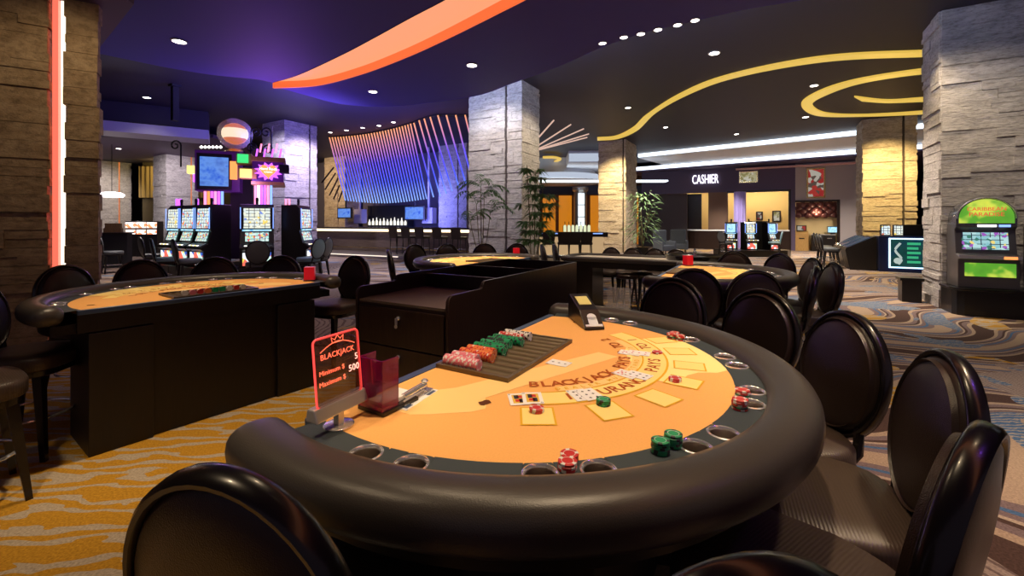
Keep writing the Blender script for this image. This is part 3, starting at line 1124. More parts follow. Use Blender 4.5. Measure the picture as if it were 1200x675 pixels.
# orange doors, given a glow of their own, in the far middle background
for i, (x0, x1) in enumerate(((636, 651), (655, 670), (692, 703), (747, 768), (800, 805))):
    c0, c1 = Z(x0, 262, 30), Z(x1, 262, 30)
    m = MB()
    m.box(c0.x, c1.x, 30, 30.08, 0, 3.35)
    o = m.build('wall_amber_panel_%d' % (i + 1), M['orange_panel'], smooth=False)
    struct(o)
m = MB()
m.box(1.5, 11.5, 30.1, 30.3, 0, CEIL)
struct(m.build('wall_lounge', mat('umber_lounge_wall', (.12, .05, .03), .7), smooth=False))
m = MB()
m.box(1.5, 11.0, 29.7, 30.08, 3.4, 4.0)
struct(m.build('trim_lounge_header', mat('navy_header', (.03, .04, .10), .6), smooth=False))
c0 = Z(680, 262, 28.5)
t = thing('lit_column', (c0.x, c0.y, 0), 0, 'round steel column with a glowing white glass front beyond the bar', 'column')
m = MB()
m.lathe([(.5, 0), (.5, .15), (.42, .2), (.42, 3.5), (.52, 3.6), (.52, 3.8)], 24)
m.build('shaft', M['steel'], t)
for q in range(3):
    box_part('glass_panel', glow('frosted_white_glass', (.85, .95, 1), 1.3), t, -.2, .2, -.47, -.40, 1.1 + q * .78, 1.82 + q * .78)


# ------------------------------------------------------------------ downlights
def downlight(px, py, z, r=.07, spot=None, label='', loc=None):
    c = W(px, py, z) if loc is None else Vector(loc)
    t = thing('downlight', (c.x, c.y, z), 0, label, 'ceiling light')
    m = MB()
    m.lathe([(r * 1.25, 0), (r * 1.25, -.012), (r, -.014), (r, -.002)], 20)
    m.build('trim_ring', M['steel'], t)
    m = MB()
    m.lathe([(r, -.004), (r, -.012)], 20)
    m.build('lens', M['lamp'], t)
    if spot:
        light('SPOT', 'lamp', (0, 0, -.05), spot, (1, .88, .74), .05, (0, 0, -1), 110, .8, parent=t)


for px, py, z, r, sp, lb in (
        (210, 48, DROP, .085, 40, 'round downlight in the purple ceiling nearest the left pillar'),
        (553, 76, DROP, .08, 60, 'round downlight in the indigo ceiling right below the orange slot'),
        (437, 107, DROP, .08, 60, 'round downlight in the indigo ceiling near the tip of the orange slot'),
        (172, 114, CEIL, .09, 40, 'round downlight in the dark upper ceiling left of the hanging post'),
        (139, 174, 4.72, .09, 30, 'round downlight in the low coffer behind the grey beam'),
        (837, 62, CEIL, .10, 60, 'large round downlight in the dark ceiling above the yellow wave'),
        (954, 100, CEIL, .09, 60, 'round downlight between the yellow wave and the yellow ring'),
        (944, 137, CEIL, .09, 60, 'round downlight at the tip of the yellow ring'),
        (736, 126, CEIL, .08, 60, 'round downlight just left of the yellow wave above the amber pillar'),
        (780, 149, CEIL, .08, 60, 'round downlight right of the amber pillar below the yellow wave'),
        (863, 157, CEIL, .08, 60, 'round downlight close above the upper white cove')):
    downlight(px, py, z, r, sp, lb)
for i, (px, py) in enumerate(((706, 52.5), (731, 45.5), (751, 41.5), (771, 36.5), (794, 31), (814.5, 25.5))):
    downlight(px, py - 2.5, DROP, .05, 14, ['leftmost', 'second from left', 'third from left', 'third from right', 'second from right', 'rightmost'][i] + ' of six small downlights along the indigo ceiling edge')
for i, (px, py) in enumerate(((387, 155), (406, 152.5), (425, 149.5), (444, 147), (461, 143))):
    downlight(px, py, CEIL, .07, None, ['leftmost', 'second from left', 'middle', 'second from right', 'rightmost'][i] + ' of five small downlights above the blue light sculpture')
# hanging post
m = MB()
c = Z(205, 261, 11.6)
m.box(-.07, .07, -.07, .07, 4.2, CEIL, 0, RT((c.x, c.y, 0), YAW))
m.box(-.11, .11, -.11, .11, CEIL - .05, CEIL, 0, RT((c.x, c.y, 0), YAW))
tag(m.build('ceiling_post', M['matte_black'], smooth=False), 'black square post hanging from the dark ceiling at the left', 'post')
# bright pendant bar at the far left
c = Z(131, 228, 18.0)
t = thing('pendant_lamp', (c.x, c.y, c.z), 0, 'long bright white pendant lamp at the far left', 'lamp')
m = MB()
m.lathe([(.02, -.12), (.36, -.1), (.42, 0), (.3, .08), (.05, .12)], 24)
m.build('shade', glow('pendant_glass', (1, .93, .95), 5), t)
m = MB()
m.tube([(0, 0, .12), (0, 0, 4.72 - c.z)], .012, 6)
m.build('cord', M['matte_black'], t)
light('POINT', 'lamp', (0, 0, -.3), 60, (1, .9, .9), .2, parent=t)

# ------------------------------------------------------------------ light sculpture over the bar
t = thing('light_sculpture', (-4.5, 17, CEIL), 0, 'wave shaped sculpture of glowing orange and blue rods hanging over the bar', 'light sculpture')
rods = []
nd = 30
for i in range(nd):
    q = i / (nd - 1)
    tx, ty = 386 + (481 - 386) * q, 161 - 4 * q - 12 * q ** 2.2
    bx, by = 405 + (500 - 405) * q, 235 + 4 * math.sin(q * PI) - 2 * q
    rods.append((tx, ty, None, bx, by, 19.3 - 2.3 * q))
for (tx, ty, bx, by, zb) in ((485, 144, 508, 231, 16.6), (491, 141, 516, 230, 16.3), (497, 139, 523, 227, 16.0), (504, 137, 530, 224, 15.7), (513, 135, 538, 220, 15.3),
                             (523, 134, 546, 216, 14.9), (534, 134, 553, 211, 14.4), (545, 134, 562, 205, 13.9), (556, 134, 572, 200, 13.4)):
    rods.append((tx, ty, None, bx, by, zb))
for (tx, ty, bx, by, zb) in ((649, 141, 625, 168, 14.6), (669, 146, 622, 176, 15), (684, 151, 622, 178, 15.5), (690, 157, 625, 177, 16), (688, 161, 630, 176, 16.6)):
    rods.append((tx, ty, None, bx, by, zb))
for tx, ty, _, bx, by, zb in rods:
    a = W(tx, max(ty, 135), CEIL - .06)
    if tx > 640:
        a = Z(tx, ty, zb + .6)
    b = Z(bx, by, zb)
    m = MB()
    m.tube([a, b], .027, 6)
    o = m.build('rod', M['rod_pale'] if tx > 640 else M['rod'], t)
    o.location = -t.location
for i, (x0, y0, x1, y1) in enumerate(((391, 196, 377, 214), (393, 203, 381, 222), (396, 209, 386, 229), (398, 217, 391, 233), (401, 224, 397, 236))):
    m = MB()
    m.tube([Z(x0, y0, 20.2), Z(x1, y1, 20.6)], .035, 6)
    o = m.build('dark_rod', M['dark_rod'], t)
    o.location = -t.location
m = MB()
ca = [W(tx, max(ty, 135), CEIL - .03) for tx, ty, *_ in rods[:39]]
m.tube([(q.x, q.y, CEIL - .03) for q in ca], .05, 6)
o = m.build('ceiling_track', M['matte_black'], t)
o.location = -t.location

# ------------------------------------------------------------------ bar
b0, b1 = Vector((-10.2, 22.2, 0)), Vector((-.2, 17.0, 0))
dv = (b1 - b0).normalized()
nv = Vector((-dv.y, dv.x, 0))
ang = math.atan2(dv.y, dv.x)
L = (b1 - b0).length
m = MB()
m.prism([((b0 - dv * 2 - nv * 1.7).x, (b0 - dv * 2 - nv * 1.7).y), ((b1 + dv * 4 - nv * 1.7).x, (b1 + dv * 4 - nv * 1.7).y), ((b1 + dv * 4 + nv * 5).x, (b1 + dv * 4 + nv * 5).y), ((b0 - dv * 2 + nv * 5).x, (b0 - dv * 2 + nv * 5).y)], 0, .15)
struct(m.build('floor_bar_platform', mat('grey_platform_tile', (.17, .14, .15), .35), smooth=False))
m = MB()
q0, q1 = b0 - dv * 2 - nv * 1.72, b1 - dv * 4 - nv * 1.72
m.tube([(q0.x, q0.y, .12), (q1.x, q1.y, .12)], .02, 6)
struct(m.build('trim_step_led', glow('step_led', (1, .85, .7), 1.4)))
t = thing('bar_counter', (b0.x, b0.y, .15), ang, 'long bar counter with a glowing strip under its stone top below the light sculpture', 'bar')
box_part('front_panel', wood('taupe_bar_front', (.13, .09, .075), (.19, .14, .12), .3, 'X', 2), t, 0, L, 0, .6, 0, 1.05)
box_part('countertop', mat('dark_stone_top', (.05, .04, .04), .2), t, -.05, L + .05, -.28, .62, 1.05, 1.12, .01)
box_part('led_strip', glow('warm_bar_led', (1, .80, .50), 3.0), t, 0, L, -.03, 0, .93, 1.03)
box_part('foot_rail', M['brass'], t, 0, L, -.16, -.12, .15, .19)
# back bar: wall panel, bottles, televisions
m = MB()
w0, w1 = b0 + nv * 3.2 - dv * 5, b1 + nv * 3.2 - dv * .9
m.prism([(w0.x, w0.y), (w1.x, w1.y), ((w1 + nv * .2).x, (w1 + nv * .2).y), ((w0 + nv * .2).x, (w0 + nv * .2).y)], .15, CEIL)
struct(m.build('wall_bar_back', mat('slate_blue_wall', (.11, .10, .16), .6), smooth=False))


def bar_at(px, off):
    r = (px - 600) / F
    q = b0 + nv * off
    tt = (r * q.y - q.x) / (dv.x - r * dv.y)
    return q + dv * tt


a, b = bar_at(431, 2.6), bar_at(478, 2.6)
m = MB()
m.prism([(v.x, v.y) for v in (a, b, b + nv * .45, a + nv * .45)], .15, 2.4)
tag(m.build('back_bar_shelving', M['matte_black'], smooth=False), 'black shelving unit behind the bar between the two televisions', 'shelving')
a, b = bar_at(431, 2.2), bar_at(478, 2.2)
m = MB()
m.prism([(v.x, v.y) for v in (a, b, b + nv * .38, a + nv * .38)], .15, 1.35)
tag(m.build('back_bar_counter', M['matte_black'], smooth=False), 'low black back counter carrying the lit bottles behind the bar', 'counter')
proto = None
for i in range(11):
    c = bar_at(433 + i * 4.2, 2.35 if i % 2 else 2.45)
    if proto is None:
        m = MB()
        m.lathe([(.06, 0), (.065, .02), (.065, .2), (.03, .26), (.022, .36), (.026, .37), (.001, .375)], 12)
        proto = m.build('bottle', M['bottle'])
        o = proto
    else:
        o = proto.copy()
        COL.objects.link(o)
    o.location = (c.x, c.y, 1.35)
    sc = .85 + .25 * ((i * 7) % 5) / 4
    o.scale = (1, 1, sc)
    tag(o, 'lit bottle in the row on the back counter behind the bar', 'bottle', 'lit bottles on the back counter of the bar')
for px, lb, w in ((404, 'blue lit television at the left end of the back bar', .95), (486, 'blue lit television at the right end of the back bar', 1.15)):
    c = bar_at(px, 1.3)
    t = thing('television', (c.x, c.y, H + 12 * c.y / F - .03), ang + .1, lb, 'television')
    hh = w * .30
    box_part('bezel', M['black'], t, -w / 2, w / 2, -.04, .05, -hh, hh, .01)
    box_part('screen', M['tv_blue'], t, -w / 2 + .07, w / 2 - .07, -.05, -.04, -hh + .06, hh - .06)
    box_part('ceiling_mount', M['matte_black'], t, -.03, .03, .05, .1, -.1, CEIL - t.location.z)
for px, lb in ((421, 'grey square speaker cabinet right of the left television'), (502, 'grey square speaker cabinet right of the right television')):
    c = bar_at(px, 1.9)
    m = MB()
    m.box(-.3, .3, -.1, .25, 1.45, 2.2, 0, RT((c.x, c.y, 0), ang))
    m.box(-.25, .25, -.12, -.1, 1.5, 2.15, 0, RT((c.x, c.y, 0), ang))
    m.box(-.04, .04, .0, .08, 2.2, CEIL, 0, RT((c.x, c.y, 0), ang))
    tag(m.build('speaker_cabinet', M['beam_grey'], smooth=False), lb, 'speaker')


def make_bar_stool(label):
    t = thing('bar_stool', (0, 0, 0), 0, label, 'bar stool')
    m = MB()
    m.loft([[(x * w_, y * .22, z) for x, y in ((-1, -1), (1, -1), (1, 1), (-1, 1))] for z, w_ in ((.68, .20), (.70, .225), (.76, .225), (.78, .20))])
    m.build('seat', M['leather'], t, bevel=.01)
    m = MB()
    m.loft([[(x * w_, -.2 + y * .03 - (z - .72) * .15, z) for x, y in ((-1, -1), (1, -1), (1, 1), (-1, 1))] for z, w_ in ((.72, .19), (.9, .215), (1.12, .23), (1.15, .22))])
    m.build('backrest', M['leather'], t, bevel=.01)
    for sx in (-1, 1):
        for sy in (-1, 1):
            m = MB()
            m.tube([(sx * .18, sy * .17, .69), (sx * .21, sy * .2, 0)], .02, 6, r2=.013)
            m.build('leg', M['black'], t)
    m = MB()
    m.tube([(x * .2, y * .19, .28) for x, y in ((-1, -1), (1, -1), (1, 1), (-1, 1))], .01, 6, closed=True)
    m.build('footrest', M['chrome'], t)
    return t


stool = make_bar_stool('')
ords = ['leftmost', 'second from left', 'middle', 'second from right', 'rightmost']
first = True
for i, px in enumerate((465, 479.5, 495.5, 516, 538)):
    c = bar_at(px, -.75)
    o = stool if first else copy_tree(stool)
    first = False
    o.location = (c.x, c.y, .15)
    o.rotation_euler.z = ang
    tag(o, ords[i] + ' of five dark bar stools drawn up below the light sculpture', 'bar stool', 'bar stools at the long bar')
# second bar right of the central pillar
s0, s1 = Vector((.2, 16.3, 0)), Vector((3.9, 16.0, 0))
t = thing('side_bar_counter', (.9, 16.6, 0), -.06, 'side bar counter with glowing front between the central and the amber pillar', 'bar')
box_part('front_panel', glow('glowing_onyx_front', (1, .66, .34), .5), t, 0, 2.55, 0, .5, .25, .95)
box_part('plinth', M['black'], t, 0, 2.55, .05, .5, 0, .25)
box_part('countertop', M['black'], t, -.1, 2.7, -.2, .6, .95, 1.12, .01)
box_part('led_edge', M['neon_blue'], t, 0, 2.5, -.23, -.2, 1.06, 1.09)
for i, px in enumerate((643, 660.5, 673, 686.5)):
    c = Z(px, 261, 15.9)
    o = copy_tree(stool)
    o.location = (c.x, c.y, 0)
    o.rotation_euler.z = -.06
    tag(o, ['leftmost', 'second from left', 'second from right', 'rightmost'][i] + ' of four dark stools at the side bar by the amber pillar', 'bar stool', 'stools at the side bar')
proto = None
for i in range(7):
    c = Z(662 + i * 4.7, 261, 16.85)
    if proto is None:
        proto = thing('arched_game_screen', (0, 0, 0))
        m = MB()
        w = .052
        m.prism([(-w, 0), (w, 0), (w, .2)] + [(w * math.cos(q), .2 + w * 1.3 * math.sin(q)) for q in (.5, 1.0, PI / 2, 2.1, 2.6)] + [(-w, .2)], -.02, .02, 0, Matrix.Rotation(PI / 2, 4, 'X'))
        m.build('screen', glow('arched_screen_glass', (.80, .85, .55), 1.0), proto)
        m = MB()
        m.box(-.06, .06, .02, .14, 0, .22)
        m.lathe([(.012, .22), (.012, .36), (.02, .38), (.001, .4)], 8)
        m.build('housing', M['black'], proto, smooth=False)
        o = proto
    else:
        o = copy_tree(proto)
    o.location = (c.x, c.y, 1.13)
    tag(o, 'small arched glowing game screen in the row on the side bar', 'game screen', 'arched screens along the side bar')


# ------------------------------------------------------------------ casino chairs
def ell(rx, rz, cy, cz, n=36, off=0.0):
    return [(rx * math.cos(2 * PI * i / n), cy, cz + rz * math.sin(2 * PI * i / n)) for i in range(n)]


def make_chair(seat_m, back_m, frame_m, name='casino_chair'):
    t = thing(name, (0, 0, 0))
    # seat outline: rounded, wider at the front
    def outline(s, z):
        out = []
        for i in range(32):
            q = 2 * PI * i / 32
            c, sn = math.cos(q), math.sin(q)
            e = .62
            x = .245 * math.copysign(abs(c) ** e, c) * (1 + .06 * sn)
            y = .235 * math.copysign(abs(sn) ** e, sn)
            out.append((x * s, y * s, z))
        return out
    m = MB()
    m.loft([outline(.96, .555), outline(1, .565), outline(1.0, .625), outline(.985, .635), outline(.93, .648), outline(.6, .655), outline(.05, .657)])
    m.build('seat', seat_m, t, ang=60)
    m = MB()
    m.loft([outline(.9, .515), outline(.94, .52), outline(.94, .553)])
    m.build('seat_frame', frame_m, t)
    cy, cz = -.235, .865
    tilt = Matrix.Translation((0, cy, .62)) @ Matrix.Rotation(math.radians(9), 4, 'X') @ Matrix.Translation((0, -cy, -.62))
    m = MB()
    rings = []
    for s, y in ((.02, .052), (.3, .05), (.6, .043), (.82, .034), (.93, .022), (.985, .006), (.985, -.010), (.93, -.022), (.6, -.034), (.02, -.037)):
        rings.append(ell(.212 * s, .240 * s, cy + y, cz))
    m.loft(rings, 0, tilt)
    m.build('backrest', back_m, t, ang=70)
    m = MB()
    m.loft([ell(.182, .210, cy + .026, cz, 40), ell(.188, .216, cy + .037, cz, 40), ell(.194, .222, cy + .024, cz, 40)], 0, tilt, cap=False)
    m.build('piping', back_m, t)
    m = MB()
    prof = [(.205, -.018), (.209, -.025), (.217, -.026), (.225, -.018), (.227, .004), (.224, .014), (.217, .019), (.210, .018), (.205, .012)]
    n = 44
    rings = []
    for i in range(n + 1):
        q = 2 * PI * i / n
        rings.append([(r * math.cos(q), cy + y, cz + (r + .03) * math.sin(q)) for r, y in prof])
    m.loft(rings, 0, tilt, cap=False)
    m.build('back_frame', frame_m, t, ang=50)
    for s in (-1, 1):
        m = MB()
        m.tube([(s * .13, -.18, .53), (s * .14, -.235, .60), (s * .135, -.245, .70)], .018, 8)
        m.build('back_support', frame_m, t)
    for sx in (-1, 1):
        for sy in (-1, 1):
            m = MB()
            x0, y0, x1, y1 = sx * .17, sy * .16, sx * .215, sy * .215
            m.loft([[(x0 + a * .024, y0 + b * .024, .52) for a, b in ((-1, -1), (1, -1), (1, 1), (-1, 1))],
                    [(x1 + a * .014, y1 + b * .014, 0) for a, b in ((-1, -1), (1, -1), (1, 1), (-1, 1))]])
            m.build('leg', frame_m, t, smooth=False)
    m = MB()
    pts = []
    for i in range(28):
        q = 2 * PI * i / 28
        pts.append((.215 * math.cos(q), .215 * math.sin(q), .24))
    m.tube(pts, .009, 8, closed=True)
    m.build('foot_ring', M['chrome'], t)
    return t


chair0 = make_chair(M['leather_seat'], M['leather'], M['lacquer'])
used = []


def put_chair(bx, by, fx, fy, label, group, src=None, z=0.0):
    """(bx, by) is where the top of the backrest stands; (fx, fy) where the sitter looks"""
    src = src or chair0
    f = Vector((fx, fy)).normalized()
    o = src if src.name not in used else copy_tree(src)
    used.append(src.name)
    o.location = (bx + f.x * .30, by + f.y * .30, z)
    o.rotation_euler.z = face(f.x, f.y)
    tag(o, label, 'chair', group)
    return o


C1 = Vector((.023, 1.792))
TT = .93
near = [  # px, py of the top of the back, turn in degrees, label
    (1000, 363, 1.36, 0, 'brown oval-backed chair with violet sheen, directly right of the near table'),
    (1100, 408, 1.33, 0, 'brown leather chair, broad ribbed seat in full view right of the near table'),
    (1148, 495, 1.29, -5, 'brown leather chair seen edge-on at the lower right, its back pointing up'),
    (238, 555, 1.22, 6, 'brown chair with black lacquer rim at the lower left, nearest the golden carpet'),
    (860, 635, 1.33, 0, 'brown chair at the bottom edge, only its black curved rim in view'),
    (888, 338, 1.48, 0, 'large dark chair behind the far right rim of the near table'),
    (786, 325, 1.53, 0, 'dark chair behind the far rim of the near table, right of the black card shoe'),
]
for px, py, r, turn, lb in near:
    q = W(px, py, 1.12)
    d = Vector((q.x, q.y)) - C1
    d = d.normalized() * r
    p = C1 + d
    f = Vector((-d.x, -d.y, 0))
    f.rotate(Matrix.Rotation(math.radians(turn), 3, 'Z'))
    put_chair(p.x, p.y, f.x, f.y, lb, 'chairs around the near blackjack table')


def ray_chair(px, C, r, label, group, turn=0, far=True, **k):
    s = (px - 600) / F
    a = 1 + s * s
    b = -2 * (s * C[0] + C[1])
    c = C[0] ** 2 + C[1] ** 2 - r * r
    D = max(0, b * b - 4 * a * c)
    y = (-b + (1 if far else -1) * math.sqrt(D)) / (2 * a)
    f = Vector((C[0] - s * y, C[1] - y, 0))
    f.rotate(Matrix.Rotation(math.radians(turn), 3, 'Z'))
    return put_chair(s * y, y, f.x, f.y, label, group, **k)


C2 = (-2.415, 3.48)
gl = 'chairs around the left blackjack table'
for px, r, lb in ((75, 1.50, 'brown round-backed chair behind the left table, against the stone pillar with the coral light'),
                  (165, 1.52, 'brown round-backed chair behind the left table, just right of the stone pillar'),
                  (252, 1.42, 'brown round-backed chair behind the left table, before the leftmost slot machines'),
                  (330, 1.40, 'brown round-backed chair behind the left table, before the middle slot machine')):
    ray_chair(px, C2, r, lb, gl)
put_chair(-1.75, 4.86, -.45, -1, 'brown chair with its whole seat in view past the right end of the left table', gl)
q = put_chair(-3.45, 2.78, 1, .25, 'brown chair cut by the left edge, its back half in view', gl)
q = put_chair(-3.05, 2.02, .55, .83, 'brown chair at the left edge, only its seat and splayed legs in view', gl)

C3 = (-.38, 6.3)
gm = 'chairs around the middle blackjack table'
for px, r, lb in ((486, 1.78, 'second chair from left behind the middle table, below the dark bar stools'),
                  (524, 1.50, 'brown chair behind the middle table, left of the black planter'),
                  (568, 1.50, 'brown chair behind the middle table, right before the black planter'),
                  (606, 1.50, 'brown chair behind the middle table, before the bamboo and right of the red box')):
    ray_chair(px, C3, r, lb, gm)
put_chair(-1.68, 5.95, .95, .3, 'brown chair seen from the side at the left end of the middle table', gm)
put_chair(.52, 7.45, 1, .05, 'slim grey-lit chair back left of the long table, the left one of the pair', 'pair of chairs at the end of the long table')
put_chair(.74, 7.55, 1, .05, 'slim grey-lit chair back left of the long table, the right one of the pair', 'pair of chairs at the end of the long table')

C4 = (1.97, 4.84)
gr = 'chairs around the right blackjack table'
for px, r, far, lb in ((861, 1.26, True, 'brown chair beyond the right table, left one of the two facing us'),
                       (914, 1.30, True, 'violet-sheened brown chair beyond the right table, right one of two facing us'),
                       (885, 1.47, False, 'dark chair on the near side of the right table, right of its bright felt'),
                       (813, 1.42, False, 'dark chair on the near side of the right table, left of its bright felt')):
    ray_chair(px, C4, r, lb, gr, far=far)
put_chair(2.56, 3.68, -.8, .55, 'nearest of the three side-on chairs at the right end of the right table', gr)
put_chair(2.98, 4.04, -.9, .25, 'middle one of the three side-on chairs at the right end of the right table', gr)
put_chair(3.14, 4.55, -1, .2, 'farthest of the three side-on chairs at the right end of the right table', gr)
for i, px in enumerate((717, 742, 768, 793)):
    s = (px - 600) / F
    y = (8.0 + .577 * 1.25 + .95) / (1 + .577 * s)
    o = put_chair(s * y, y, -.5, -.866, ['leftmost', 'second from left', 'third from left', 'rightmost'][i] + ' of four round-backed chairs behind the long table', 'chairs behind the long table')
    o.scale = (.88, .88, .9)
# two plain stools tucked under the near side of the long table
for i, (px, zz) in enumerate(((735, 6.75), (752, 6.9))):
    c = Z(px, 261, zz)
    o = thing('backless_stool', (c.x, c.y, 0), .2, ['left', 'right'][i] + ' one of two backless black stools tucked under the long table', 'stool', 'stools under the long table')
    m = MB()
    m.lathe([(.15, .62), (.17, .63), (.17, .67), (.15, .685), (.01, .69)], 20)
    m.build('seat', M['leather'], o)
    for a in range(4):
        q = a * PI / 2 + PI / 4
        m = MB()
        m.tube([(.1 * math.cos(q), .1 * math.sin(q), .63), (.2 * math.cos(q), .2 * math.sin(q), 0)], .017, 6, r2=.012)
        m.build('leg', M['black'], o)
    m = MB()
    m.tube([(.165 * math.cos(2 * PI * a / 20), .165 * math.sin(2 * PI * a / 20), .24) for a in range(20)], .008, 6, closed=True)
    m.build('foot_ring', M['chrome'], o)


# ------------------------------------------------------------------ blackjack tables
R_FELT, R_CUP, R_IN, R_OUT = .80, .846, .885, 1.03


def arc(r, v0=-.2, n=40):
    a0 = math.asin(max(-1, v0 / r))
    return [(r * math.cos(a0 + (PI - 2 * a0) * i / n), r * math.sin(a0 + (PI - 2 * a0) * i / n)) for i in range(n + 1)]


CUPS = [-115.9, -107.3, -87.4, -78.5, -59.8, -51.5, -34.5, -26.4, -8.8, -1.1, 16.6, 42.9, 50.6]
LOC_CUPS = [a + 120 for a in CUPS]      # angles in the table's own frame (rot -120 deg)


def felt_mesh(detail, name_T):
    m = MB()
    z = TT

    def P(u, v):
        return (-u, v)
    m.prism(arc(R_FELT), z - .03, z)
    lay = [0]

    def flat(poly, mi, lift):
        n = len(poly)
        vs = [(x, y, z + lift) for x, y in poly]
        ar = sum(poly[i][0] * poly[(i + 1) % n][1] - poly[(i + 1) % n][0] * poly[i][1] for i in range(n))
        m.add(vs, [tuple(range(n)) if ar > 0 else tuple(range(n))[::-1]], mi)
    # guitar silhouette
    head = [(-.63, -.05), (-.60, -.10), (-.55, -.11), (-.50, -.085), (-.45, -.055), (-.40, -.01), (-.36, .035), (-.40, .10), (-.45, .145), (-.49, .165), (-.53, .14), (-.56, .10), (-.60, .05), (-.63, 0)]
    flat([P(*q) for q in head], 1, .0006)
    neck = [(-.40, -.01), (.22, .27), (.20, .36), (-.45, .11)]
    flat([P(*q) for q in neck], 1, .0008)
    body = [(.00, .60), (.00, .55), (.04, .50), (.12, .45), (.20, .40), (.30, .36), (.38, .35), (.44, .38), (.50, .37), (.56, .40), (.60, .46), (.63, .492), (.56, .571), (.48, .639), (.40, .692), (.30, .741), (.24, .76), (.19, .73), (.16, .67), (.11, .64), (.05, .63)]
    flat([P(*q) for q in body], 6, .0007)

    def band(r0, r1, a0, a1, mi, lift, cu=.10, cv=0.0, n=30):
        vs = []
        for i in range(n + 1):
            q = math.radians(a0 + (a1 - a0) * i / n)
            for r in (r0, r1):
                x, y = P(cu + r * math.cos(q), cv + r * math.sin(q))
                vs.append((x, y, z + lift))
        m.add(vs, [(2 * i, 2 * i + 1, 2 * i + 3, 2 * i + 2) for i in range(n)], mi)
    band(.475, .56, 28, 152, 2, .0010)
    band(.56, .568, 28, 152, 3, .0012)
    band(.468, .475, 28, 152, 3, .0012)
    band(.43, .465, 40, 140, 1, .0009)
    if detail:
        for txt, r, a0, a1, s in (('BLACKJACK PAYS 3 TO 2', .402, 150, 36, .066), ('DEALER MUST STAND ON 17', .449, 140, 56, .026), ('INSURANCE PAYS 2 TO 1', .517, 138, 42, .066)):
            k = len(txt)
            for i, ch in enumerate(txt):
                if ch == ' ':
                    continue
                q = math.radians(a0 + (a1 - a0) * i / (k - 1))
                # text reads along increasing u as seen by the players
                x, y = P(.10 + r * math.cos(q), r * math.sin(q))
                nx, ny = P(math.cos(q), math.sin(q))
                T = frame_T((x, y, z + .0016), (ny, -nx, 0), (-nx, -ny, 0)) if False else None
                out = Vector((nx, ny, 0))
                right = Vector((-out.y, out.x, 0))
                Mx = Matrix((right, -out, Vector((0, 0, 1)))).transposed().to_4x4()
                Mx = Matrix((right, Vector((0, 0, 1)).cross(right), Vector((0, 0, 1)))).transposed().to_4x4()
                Mx.translation = Vector((x, y, z + .0014))
                text_into(m, ch, s, Mx, 3 if s < .05 else 4, .0001, 1.0, s * .02)
        for q0 in ((-.455, .14), (.70, -.02)):
            x, y = P(*q0)
            flat([(x + .022 * math.cos(a * .5), y + .016 * math.sin(a * .5) * (1 + .3 * math.sin(a * 2))) for a in range(12)], 5, .0014)
    # seven betting boxes
    for a in (150, 131, 113, 96, 79, 62, 46):
        q = math.radians(a)
        cx, cy = P(.10, 0)
        ux, uy = P(math.cos(q), math.sin(q))
        for (r0, r1, hw, mi, lift) in ((.585, .700, .050, 3, .0016), (.591, .694, .044, 2, .0019)):
            cor = []
            for r, s in ((r0, -hw), (r1, -hw), (r1, hw), (r0, hw)):
                cor.append((cx + r * ux - s * uy, cy + r * uy + s * ux))
            flat(cor, mi, lift)
    return m


